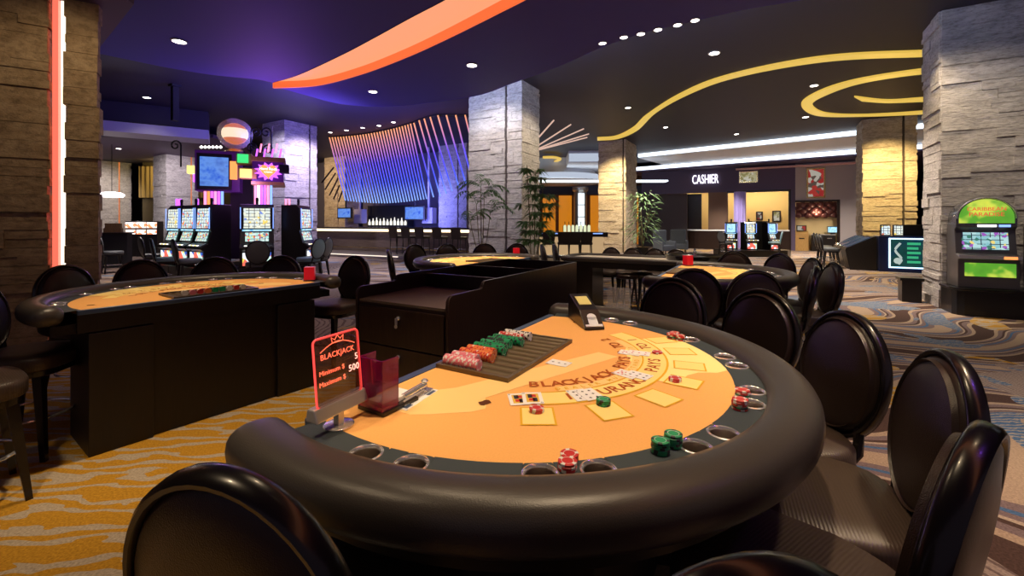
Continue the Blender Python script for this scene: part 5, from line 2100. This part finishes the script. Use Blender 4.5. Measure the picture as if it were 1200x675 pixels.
# chairs before them
chairG = make_chair(M['leather_grey'], M['leather_grey'], M['black'])
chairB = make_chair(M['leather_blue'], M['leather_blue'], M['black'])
gg = 'grey round-backed chairs at the slot carousel'
put_chair(*Z(164, 261, 11.4)[:2], .6, .8, 'grey round-backed chair left of the carousel, leftmost of the slot chairs', gg, chairG)
put_chair(*Z(203, 261, 9.9)[:2], .75, .8, 'grey slim chair back between the left slot machines', gg, chairG)
put_chair(*Z(302, 261, 9.0)[:2], -.45, .88, 'grey round-backed chair right in front of the middle slot machine', gg, chairG)
put_chair(*Z(177, 261, 10.3)[:2], .75, .7, 'pale blue round-backed chair left of the carousel', gg, chairB)
put_chair(*Z(374, 261, 10.4)[:2], -.85, .3, 'pale blue round-backed chair right of the carousel', gg, chairB)
put_chair(*Z(385, 261, 10.9)[:2], -1, .1, 'grey slim chair back right of the pale blue chair by the carousel', gg, chairG)

# sign tower over the carousel
cc_ = Vector((-6.85, 11.7, 0))
t = thing('sign_tower', (cc_.x, cc_.y, .43), 0, 'tall purple sign tower with screens, lit boxes and a glowing globe over the slot machines', 'sign tower')


def tw(name, px0, px1, py0, py1, d, depth, mt, yaw=0.0, bevel=0.0):
    a_, b_ = Z(px0, py1, d), Z(px1, py0, d)
    w_, h_ = b_.x - a_.x, b_.z - a_.z
    c_ = Vector(((a_.x + b_.x) / 2 - cc_.x, d - cc_.y, a_.z - .43))
    m_ = MB()
    m_.box(-w_ / 2, w_ / 2, 0, depth, 0, h_, 0, RT(c_, yaw))
    return m_.build(name, mt, t, smooth=False, bevel=bevel)


yw = math.atan2(-6.85, 11.7)
yw = .45
tw('core', 272, 294, 186, 303, 11.9, .5, M['matte_black'], yw)
tw('housing', 233, 277, 177, 224, 11.1, .7, M['purple_panel'], yw)
tw('screen_bezel', 234, 268, 180, 222, 10.95, .1, M['matte_black'], yw)
tw('screen', 237, 265, 184, 218, 10.93, .02, M['tv_blue'], yw)
tw('header', 297, 332, 184, 189, 10.9, .9, M['gold_wood'], yw)
tw('sign_box', 298, 330, 189, 213, 11.0, .7, M['purple_panel'], yw)
tw('footer', 297, 331, 213, 216.5, 10.9, .9, M['gold_wood'], yw)
tw('light_box', 270, 277, 189, 210, 10.9, .1, M['lit_orange'], yw)
tw('box_shell', 278, 294, 180, 192, 10.75, .4, M['gold_wood'], yw)
tw('light_box', 279, 290, 180.5, 190.5, 10.70, .05, M['lit_green'], yw)
tw('box_shell', 281, 299, 197, 209, 10.70, .4, M['gold_wood'], yw)
tw('light_box', 282, 294, 198, 208, 10.65, .05, M['lit_yellow'], yw)
tw('light_box', 220, 230, 194, 203, 10.9, .25, M['lit_yellow'], yw)
tw('light_box', 227, 234, 203, 213, 11.1, .25, M['neon_purple'], yw)
tw('box_shell', 328, 338, 193, 202, 11.0, .35, M['matte_black'], yw)
for i in range(6):
    tw('neon_tube', 239 + i * 4, 241.4 + i * 4, 222, 244, 11.2, .06, M[('neon_pink', 'lit_orange', 'neon_purple', 'neon_pink', 'neon_purple', 'neon_blue')[i]], yw)
for i in range(6):
    tw('neon_tube', 298 + i * 3.7, 300.3 + i * 3.7, 216, 243, 11.1, .06, M[('neon_pink', 'lit_white', 'neon_purple', 'neon_purple', 'neon_pink', 'neon_blue')[i]], yw)
for px in (206, 210, 230):
    tw('neon_tube', px, px + 2.4, 233, 241, 11.6, .05, M['neon_purple'], yw)
for px in (334, 338):
    tw('neon_tube', px, px + 2.0, 233, 241, 11.4, .05, M['neon_pink'], yw)
# flaming heart emblem on the sign box
cz = Z(314.5, 201, 10.88)
T = Matrix.Translation((cz.x - cc_.x, cz.y - cc_.y, cz.z - .43)) @ Matrix.Rotation(yw, 4, 'Z') @ Matrix.Rotation(PI / 2, 4, 'X')
m = MB()
rays = []
for i in range(24):
    q_ = 2 * PI * i / 24
    r_ = .30 if i % 2 else .20
    rays.append((r_ * 1.05 * math.cos(q_), r_ * .78 * math.sin(q_)))
m.prism(rays, 0, .01, 0, T)
m.build('emblem_rays', M['neon_purple'], t, smooth=False)
m = MB()
heart = []
for i in range(28):
    q_ = 2 * PI * i / 28
    heart.append((.0115 * 16 * math.sin(q_) ** 3, .0125 * (13 * math.cos(q_) - 5 * math.cos(2 * q_) - 2 * math.cos(3 * q_) - math.cos(4 * q_)) + .01))
m.prism(heart[::-1], .012, .03, 0, T)
m.build('emblem_heart', M['lit_orange'], t, smooth=False)
m = MB()
text_into(m, 'Hard Rock', .088, T @ Matrix.Translation((0, .06, .036)), 0, .003)
text_into(m, 'CASINO', .05, T @ Matrix.Translation((0, -.02, .036)), 0, .003)
m.build('emblem_lettering', M['lit_white'], t, smooth=False)
# globe with lit panel
gz = Z(275.5, 157, 11.3)
m = MB()
prof = [(max(.001, .40 * math.cos(q_)), .40 * math.sin(q_)) for q_ in [(-PI / 2 + PI * i / 14) for i in range(15)]]
Tg = Matrix.Translation((gz.x - cc_.x, gz.y - cc_.y, gz.z - .43))
m.lathe(prof, 28, 0, Tg)
m.build('globe', M['acrylic_clear'], t)
m = MB()
m.lathe([(.001, -.12), (.27, -.12), (.30, -.05), (.30, .05), (.27, .12), (.001, .12)], 28, 0, Tg)
m.build('globe_light', glow('globe_white_band', (1, .76, .52), 1.5), t)
m = MB()
m.lathe([(.001, .125), (.265, .125), (.21, .20), (.10, .26), (.001, .27)], 28, 0, Tg)
m.lathe([(.001, -.27), (.10, -.26), (.21, -.20), (.265, -.125), (.001, -.125)], 28, 0, Tg)
m.build('globe_band', glow('globe_orange_band', (.9, .22, .05), .9), t)
m = MB()
m.lathe([(.25, -.48), (.2, -.42), (.14, -.4)], 20, 0, Tg)
m.build('globe_stand', M['brass'], t)
# curled iron ornaments and small bulbs
for px, py, sg in ((212, 175, 1), (294, 160, -1), (318, 160, 1), (301, 178, 1), (308, 180, -1)):
    a_ = Z(px, py, 11.2)
    pts = []
    for i in range(26):
        q_ = i / 25 * 2.6 * PI
        r_ = .14 * (1 - i / 32)
        pts.append((a_.x - cc_.x + sg * (r_ * math.cos(q_) - .14), 11.2 - cc_.y, a_.z - .43 + .1 + r_ * math.sin(q_)))
    base_ = [(pts[0][0], pts[0][1], pts[0][2] - .55 + .1 * k) for k in range(5)]
    m = MB()
    m.tube(base_ + pts, .018, 6)
    m.build('scroll', M['matte_black'], t)
for i in range(7):
    a_ = Z(300 + i * 4.6, 180 - 6 * (i % 2), 11.15)
    m = MB()
    m.tube([(a_.x - cc_.x, 11.15 - cc_.y, a_.z - .43 - .1), (a_.x - cc_.x + .04, 11.15 - cc_.y, a_.z - .43 + .12)], .02, 6)
    m.build('neon_flame', M['neon_pink' if i % 2 else 'neon_purple'], t)
for i in range(6):
    a_ = Z(236 + i * 4.5, 172.5, 11.2)
    m = MB()
    m.lathe([(.001, -.04), (.045, 0), (.001, .05)], 10, 0, Matrix.Translation((a_.x - cc_.x, 11.2 - cc_.y, a_.z - .43)))
    m.build('bulb', M['lit_white'], t)
light('POINT', 'tower_glow', (-6.4, 10.6, 2.4), 35, (.6, .25, 1), .3)

# ------------------------------------------------------------------ slot machine on the right pillar
f_ = -A
basep = Vector((7.45, 7.55, 0))
st = thing('machine_stand', (basep.x, basep.y, 0), YAW, 'black rounded stand along the right stone pillar below the green slot machine', 'stand')
m = MB()
m.prism([(-.02, -.05), (2.7, -.05), (2.7, -.66), (.10, -.66), (.02, -.62), (-.02, -.54)][::-1], 0, .40)
m.build('body', M['black'], st, smooth=False)
m = MB()
m.prism([(-.05, -.05), (2.7, -.05), (2.7, -.70), (.08, -.70), (-.02, -.65), (-.06, -.56)][::-1], .40, .44)
m.build('top', M['lacquer'], st, smooth=False, bevel=.01)


def arch_slot(label, c):
    t = thing('slot_machine', (c.x, c.y, .44), YAW, label, 'slot machine', 'slot machines on the right pillar stand')
    hw = .36
    def ext(pts, x0_, x1_, nm, mt, bevel=0.0):
        m_ = MB()
        n = len(pts)
        m_.add([(x0_, y, z) for y, z in pts] + [(x1_, y, z) for y, z in pts], [tuple(range(n)), tuple(range(n, 2 * n))[::-1]] + [(i, n + i, n + (i + 1) % n, (i + 1) % n) for i in range(n)])
        return m_.build(nm, mt, t, smooth=False, bevel=bevel)
    ext([(.25, 0), (-.25, 0), (-.25, .48), (-.29, .50), (-.29, .53), (-.16, .58), (-.10, 1.0), (-.16, 1.04), (-.16, 1.1), (.25, 1.1)], -hw, hw, 'cabinet', mat('silver_grey_cabinet', (.16, .15, .15), .3, .6), .01)
    arch_ = [(-hw, 0), (hw, 0)] + [(hw * math.cos(q_), .10 + .36 * math.sin(q_)) for q_ in [PI * i / 20 for i in range(21)]]
    T_ = Matrix.Translation((0, 0, 1.08)) @ Matrix.Rotation(PI / 2, 4, 'X')
    m_ = MB()
    m_.prism(arch_, -.2, .165, 0, T_)
    m_.build('arched_top', mat('dark_chrome', (.25, .25, .26), .2, .9), t, bevel=.006)
    m_ = MB()
    m_.prism([(x * .90, .03 + y * .90) for x, y in arch_], .166, .175, 0, T_)
    m_.build('arched_glass', M['scr_jungle'], t, smooth=False)
    m_ = MB()
    for txt, y, s, in_ in (('CARIBBEAN', .27, .088, 0), ('PARADISE', .18, .095, 0)):
        text_into(m_, txt, s, T_ @ Matrix.Translation((.0, y, .180)), 0, .002)
    m_.build('arched_lettering', glow('red_glass_lettering', (.85, .05, .04), 1.0), t, smooth=False)
    m_ = MB()
    m_.tube([(hw * .97 * math.cos(q_), .11 + .355 * math.sin(q_), .172) for q_ in [PI * i / 20 for i in range(21)]], .012, 8, 0, T_)
    m_.build('arch_rim', M['chrome'], t)
    ext([(-.175, .66), (-.155, .66), (-.112, .95), (-.135, .95)], -hw + .08, hw - .10, 'reel_screen', M['scr_jungle2'])
    ext([(-.262, .20), (-.252, .20), (-.252, .43), (-.262, .43)], -hw + .08, hw - .05, 'belly_glass', M['scr_jungle'])
    ext([(-.305, .50), (-.292, .50), (-.292, .56), (-.305, .56)], -hw, hw, 'button_deck', M['steel'])
    ext([(-.312, .505), (-.306, .505), (-.306, .55), (-.312, .55)], hw - .2, hw - .05, 'spin_button', M['lit_orange'])
    ext([(-.172, 1.045), (-.162, 1.045), (-.162, 1.085), (-.172, 1.085)], -.1, .12, 'meter', M['led_white'])
    ext([(-.172, 1.045), (-.162, 1.045), (-.162, 1.085), (-.172, 1.085)], .15, .28, 'meter_light', M['neon_blue'])
    t.scale = (.97, 1, .93)
    return t


arch_slot('green jungle slot machine with an arched glass top on the right pillar stand', basep + B * .40 - A * .31)
arch_slot('dark slot machine cut by the right edge, on the right pillar stand', basep + B * 1.30 - A * .31)
# dark bin behind the corner of the pillar
m = MB()
q = W(1066, 353, 0)
T = RT((q.x, q.y, 0), YAW)
m.box(-.14, .14, -.14, .14, 0, .40, 0, T)
m.box(-.17, .17, -.17, .17, .40, .45, 0, T)
tag(m.build('ash_bin', M['black'], smooth=False), 'low black bin beside the left edge of the right stone pillar', 'bin')

# ------------------------------------------------------------------ slot bank with the blue lit sign at the amber pillar
q = bank = Vector((11.75, 12.95, 0))
t = thing('machine_bank', (q.x, q.y, 0), YAW, 'dark blue end cabinet of a slot bank before the amber pillar', 'cabinet')
box_part('body', mat('midnight_blue_panel', (.010, .018, .075), .3), t, -.65, .65, 0, .8, 0, 1.08, .01)
t = thing('lit_sign', (q.x, q.y, .12), YAW, 'white framed green and blue lit sign on the dark blue end cabinet', 'sign')
m = MB()
for a_, b_, c_, d_ in ((-.42, .42, .86, .90), (-.42, .42, .0, .04), (-.42, -.38, .04, .86), (.38, .42, .04, .86)):
    m.box(a_, b_, -.04, -.012, c_, d_)
m.build('glowing_frame', glow('icy_neon_frame', (.55, .8, 1), 2.2), t, smooth=False)
box_part('panel', display('sign_print', [(.0, .02, .04), (.0, .05, .12), (.01, .09, .08)], .6, 3, 'noise'), t, -.38, .38, -.03, -.012, .04, .86)
m = MB()
pts = [(-.20 + .07 * math.sin(k * .5), .12 + k * .045) for k in range(15)]
m.tube([(x, -.04, z) for x, z in pts], .03, 8, 0)
m.lathe([(.001, 0), (.09, .005), (.001, .02)], 18, 0, Matrix.Translation((-.22, -.035, .22)) @ Matrix.Rotation(PI / 2, 4, 'X'))
m.build('guitar_figure', glow('figure_print', (.5, .6, .55), .9), t)
m = MB()
for txt, z_, s_ in (('PLAY', .74, .12), ('ALL', .62, .12), ('DAY', .50, .12), ('WIN', .38, .12), ('MORE', .22, .12)):
    text_into(m, txt, s_, frame_T((.13, -.036, z_), (1, 0, 0), (0, 0, 1)), 0, .002)
m = MB()
for k in range(5):
    m.box(.0, .30 - .05 * (k % 2), -.036, -.031, .70 - k * .135, .77 - k * .135)
m.build('lettering_bars', glow('green_print', (.05, .55, .25), .8), t, smooth=False)
for i, (dx, mt) in enumerate(((-.42, 'scr_reel'), (-.12, 'scr_top'), (.24, 'matte_black'))):
    c = q + B * dx + A * .35
    t = thing('slot_topper', (c.x, c.y, 1.08), YAW, ['pale lit topper on the blue end cabinet, left one', 'yellow lit topper on the blue end cabinet, middle one', 'black topper on the blue end cabinet, wide right one'][i], 'slot topper')
    w_ = .12 if i < 2 else .24
    box_part('housing', M['matte_black'], t, -w_, w_, 0, .12, 0, .34, .01)
    if i < 2:
        box_part('glass', M[mt], t, -w_ + .02, w_ - .02, -.012, 0, .03, .31)
# row of slant machines and chairs left of it
for i in range(3):
    c = bank - B * 1.04 + A * (.50 + i * .92)
    t = thing('slant_machine', (c.x, c.y, 0), YAW - PI / 2, ['nearest', 'middle', 'farthest'][i] + ' of three dark slant-top machines left of the blue end cabinet', 'slot machine', 'slant machines at the amber pillar')
    m = MB()
    pts = [(.35, 0), (-.3, 0), (-.42, .62), (-.40, .68), (.30, 1.05), (.35, 1.05)]
    n = len(pts)
    m.add([(-.42, y, z) for y, z in pts] + [(.42, y, z) for y, z in pts], [tuple(range(n)), tuple(range(n, 2 * n))[::-1]] + [(k, n + k, n + (k + 1) % n, (k + 1) % n) for k in range(n)])
    m.build('cabinet', M['black'], t, smooth=False)
    pts = [(-.36, .715), (-.355, .70), (.22, 1.01), (.21, 1.03)]
    m = MB()
    m.add([(-.32, y, z) for y, z in pts] + [(.32, y, z) for y, z in pts], [(0, 1, 2, 3), (7, 6, 5, 4)] + [(k, 4 + k, 4 + (k + 1) % 4, (k + 1) % 4) for k in range(4)])
    m.build('screen', M['slant_glass'], t, smooth=False)
for i in range(3):
    c = bank - B * 2.08 + A * (.50 + i * .92)
    put_chair(c.x, c.y, .866, -.5, ['nearest of the three dark chairs facing the amber pillar machines', 'middle one of the three dark chairs facing the amber pillar machines', 'farthest of the three dark chairs facing the amber pillar machines'][i], 'chairs at the amber pillar machines', chairG)

# ------------------------------------------------------------------ slot island before the cashier
for i, (px, zz, d, lb) in enumerate(((857, 19.9, (-.5, -.866), 'blue topped slot machine at the left of the island before the cashier'),
                                     (878, 19.4, (-.1, -1), 'slot machine with a yellow arched top in the middle of the cashier island'),
                                     (902, 19.4, (.25, -1), 'blue topped slot machine at the right of the cashier island'))):
    c = Z(px, 261, zz)
    s_ = make_slot(.50, (('scr_blue', 'scr_top', 'scr_blue')[i], 'scr_reel', 'scr_belly')) if i != 2 else copy_tree(isl0)
    if i == 0:
        isl0 = s_
    s_.scale = (1, 1, .82)
    put(s_, (c.x, c.y), d[0], d[1], .28, lb, 'slot machine', 'slot machines on the cashier island')
m = MB()
c = Z(881, 261, 19.5)
m.prism([(c.x - 1.35, 19.2), (c.x - .9, 18.8), (c.x + 1.1, 18.7), (c.x + 1.5, 19.1), (c.x + 1.5, 20.1), (c.x - 1.35, 20.3)], 0, .28)
tag(m.build('island_base', M['black'], smooth=False), 'low black base under the slot machines before the cashier', 'platform')
c = Z(889, 261, 19.7)
m = MB()
m.box(-.33, .33, -.2, .3, .28, 1.55, 0, RT((c.x, c.y, 0)))
m.box(-.28, .28, -.215, -.2, .34, 1.5, 0, RT((c.x, c.y, 0)))
tag(m.build('slot_machine', M['matte_black'], smooth=False), 'black back of a slot machine between the lit ones on the cashier island', 'slot machine')
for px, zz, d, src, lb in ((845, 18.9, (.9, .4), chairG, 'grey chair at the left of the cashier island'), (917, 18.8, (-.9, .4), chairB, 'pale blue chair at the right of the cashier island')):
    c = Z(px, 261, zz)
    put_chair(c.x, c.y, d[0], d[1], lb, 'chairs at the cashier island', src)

# ------------------------------------------------------------------ lounge chairs and plants near the far pillar
def armchair(c, rz_, label):
    t = thing('armchair', (c.x, c.y, 0), rz_, label, 'armchair')
    box_part('seat', M['sofa'], t, -.33, .33, -.3, .3, .2, .46, .04)
    box_part('backrest', M['sofa'], t, -.36, .36, .25, .40, .2, 1.15, .05)
    for s in (-1, 1):
        box_part('arm', M['sofa'], t, s * .36 - .06, s * .36 + .06, -.3, .3, .2, .64, .04)
        for sy in (-.25, .3):
            m_ = MB()
            m_.tube([(s * .33, sy, 0), (s * .31, sy, .2)], .025, 6)
            m_.build('leg', M['dark_wood'], t)


armchair(Z(779, 261, 19.8), .4, 'dark slate wing chair before the far grey pillar')
armchair(Z(795, 261, 21.0), -.3, 'dark low armchair right of the slate wing chair by the far pillar')


def leaf_tri(m, p, d, L, w, droop):
    d = Vector(d).normalized()
    side = d.cross(Vector((0, 0, 1)))
    if side.length < .01:
        side = Vector((1, 0, 0))
    side.normalize()
    a = Vector(p)
    b = a + d * L * .45 + Vector((0, 0, -droop * L * .15))
    c = a + d * L + Vector((0, 0, -droop * L * .6))
    th = Vector((0, 0, .0015))
    m.add([a, b + side * w, c, b - side * w, b + Vector((0, 0, w * .5)), b - th], [(0, 1, 4), (1, 2, 4), (2, 3, 4), (3, 0, 4), (0, 5, 1), (1, 5, 2), (2, 5, 3), (3, 5, 0)])


def planter(c, w, h, label):
    t = thing('planter_box', (c.x, c.y, 0), YAW, label, 'planter')
    m_ = MB()
    m_.loft([[(x * s_, y * s_, z) for x, y in ((-w, -w), (w, -w), (w, w), (-w, w))] for s_, z in ((.85, 0), (1, h), (1, h + .02), (.93, h + .02), (.92, h - .03), (.02, h - .03))])
    m_.build('pot', M['black'], t, smooth=False)
    return t


rp = random.Random(5)
# palm
c = Z(564.5, 261, 9.9)
planter(c, .34, .72, 'square black planter before the central stone pillar')
t = thing('potted_palm', (c.x, c.y, .69), 0, 'slender palm with feathered fronds before the left face of the central pillar', 'plant')
m = MB()
stems = [(-.10, 0, 1.2), (-.02, .05, 1.6), (.05, -.04, 1.4), (.16, .02, 1.0), (-.22, .05, .8)]
for x, y, h in stems:
    m.tube([(x * .3, y * .3, 0), (x * .8, y, h * .5), (x * 1.2, y, h)], .014, 6, r2=.007)
m.build('stems', M['stem'], t)
m = MB()
for x, y, h in stems:
    top_ = Vector((x * 1.2, y, h))
    for k in range(4):
        az = rp.uniform(0, 2 * PI)
        el_ = rp.uniform(.7, 1.25)
        d = Vector((math.cos(az) * math.cos(el_), math.sin(az) * math.cos(el_), math.sin(el_)))
        Lf = rp.uniform(.45, .75)
        prev = top_
        for s_ in range(9):
            d2 = Vector((d.x, d.y, d.z - s_ * .16)).normalized()
            nxt = prev + d2 * Lf / 9
            m.tube([prev, nxt], .004, 4)
            sd = d2.cross(Vector((0, 0, 1))).normalized()
            for sg in (-1, 1):
                leaf_tri(m, nxt, sd * sg * .8 + d2 * .6 - Vector((0, 0, .25)), .21 * (1 - s_ * .05), .02, .5)
            prev = nxt
for k in range(14):
    az = rp.uniform(0, 2 * PI)
    leaf_tri(m, (0, 0, .02), (math.cos(az), math.sin(az), 1.2), rp.uniform(.2, .32), .045, .6)
m.build('fronds', M['leaf'], t, smooth=False)
# bamboo
c = Z(626, 261, 9.7)
planter(c, .26, .35, 'low black planter at the foot of the right face of the central pillar')
t = thing('potted_bamboo', (c.x, c.y, .32), 0, 'tall bamboo with tiered leaf clusters at the right corner of the central pillar', 'plant')
m = MB()
bst = [(-.06, 0, 2.45, -.10), (0, .04, 2.3, .03), (.06, -.03, 2.0, .14), (-.01, -.05, 1.7, .30)]
for x, y, h, lean_ in bst:
    m.tube([(x, y, 0), (x + lean_ * .4, y, h * .5), (x + lean_, y, h)], .013, 6, r2=.007)
m.build('canes', M['stem'], t)
m = MB()
for x, y, h, lean_ in bst:
    for zz in [.7 + .2 * k for k in range(9)]:
        if zz > h:
            continue
        p = Vector((x + lean_ * zz / h, y, zz))
        for k in range(2):
            az = rp.uniform(0, 2 * PI)
            b_ = p + Vector((math.cos(az) * .16, math.sin(az) * .16, .08))
            m.tube([p, b_], .003, 4)
            for j in range(13):
                a2 = az + rp.uniform(-1.4, 1.4)
                leaf_tri(m, b_, (math.cos(a2), math.sin(a2), rp.uniform(-.5, .4)), rp.uniform(.16, .30), .022, .7)
m.build('leaves', M['leaf'], t, smooth=False)
# bushy plant between the amber and the far pillar
c = Z(753, 261, 17.6)
planter(c, .3, .45, 'black planter right of the amber pillar')
t = thing('potted_shrub', (c.x, c.y, .42), 0, 'airy green shrub right of the amber pillar before the orange wall', 'plant')
m = MB()
for k in range(9):
    az = k * 2 * PI / 9
    m.tube([(0, 0, 0), (.2 * math.cos(az), .2 * math.sin(az), 1.0), (.5 * math.cos(az), .5 * math.sin(az), 1.5 + .08 * k)], .014, 5, r2=.006)
m.build('stems', M['stem'], t)
m = MB()
for k in range(260):
    az = rp.uniform(0, 2 * PI)
    zz = rp.uniform(.3, 2.3)
    r_ = rp.uniform(.05, .62)
    leaf_tri(m, (r_ * math.cos(az), r_ * math.sin(az), zz), (math.cos(az), math.sin(az), rp.uniform(-.6, .6)), rp.uniform(.2, .36), .03, .6)
m.build('leaves', M['leaf'], t, smooth=False)

# ------------------------------------------------------------------ far left background
m = MB()
m.box(-22.5, -13.5, 26.5, 26.7, 0, CEIL)
struct(m.build('wall_far_left', mat('olive_wall', (.13, .10, .05), .7), smooth=False))
m = MB()
pts = []
for i in range(80):
    x = -22.6 + 4.6 * i / 79
    pts.append((x, 26.35 + .06 * math.sin(i * 1.3)))
m.prism(pts + [(x, y + .08) for x, y in reversed(pts)], 3.0, 4.9)
tag(m.build('gold_drape', M['gold_curtain']), 'golden pleated drape hanging high between the two left stone pillars', 'drape')
light('POINT', 'drape_light', (-20.2, 25.2, 4.6), 120, (1, .75, .3), .2)
proto = None
for i, px in enumerate((153, 165.5, 178)):
    c = Z(px, 261, 19.0)
    if proto is None:
        proto = thing('slot_machine', (0, 0, 0))
        box_part('cabinet', M['black'], proto, -.19, .19, 0, .6, 0, 1.55, .01)
        box_part('top_glass', M['scr_red'], proto, -.18, .18, -.02, 0, 1.25, 1.5)
        box_part('screen', M['scr_red'], proto, -.17, .17, -.02, 0, .98, 1.18)
        o = proto
    else:
        o = copy_tree(proto)
    o.location = (c.x, c.y, 0)
    o.rotation_euler.z = .3
    tag(o, ['leftmost', 'middle', 'rightmost'][i] + ' of three red and white lit slot machines in the far left background', 'slot machine', 'red slot machines in the far left')
c = Z(128, 261, 14.2)
t = thing('reception_desk', (c.x, c.y, 0), .5, 'dark desk at the far left beyond the near stone pillar', 'desk')
box_part('body', M['matte_black'], t, -.6, .45, 0, .6, 0, 1.12, .01)
box_part('top', M['dark_wood'], t, -.65, .5, -.05, .65, 1.12, 1.16, .008)
c = Z(133, 261, 14.5)
m = MB()
T = RT((c.x, c.y, 1.16), .5)
m.box(-.22, .22, -.15, .15, 0, .14, 0, T)
m.box(-.19, .19, -.12, .12, .14, .30, 0, T)
tag(m.build('wooden_box', M['gold_wood'], smooth=False), 'golden brown box standing on the dark far left desk', 'box')
put_chair(*Z(116, 261, 12.6)[:2], .6, .8, 'black chair standing beside the dark far left desk', 'chairs at the far left desk', chairG)
# extra big right-hand plum wall beyond the amber pillar
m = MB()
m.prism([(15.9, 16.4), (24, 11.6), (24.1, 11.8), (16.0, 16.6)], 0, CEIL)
struct(m.build('wall_right_dark', mat('dark_plum_wall', (.05, .03, .045), .7), smooth=False))
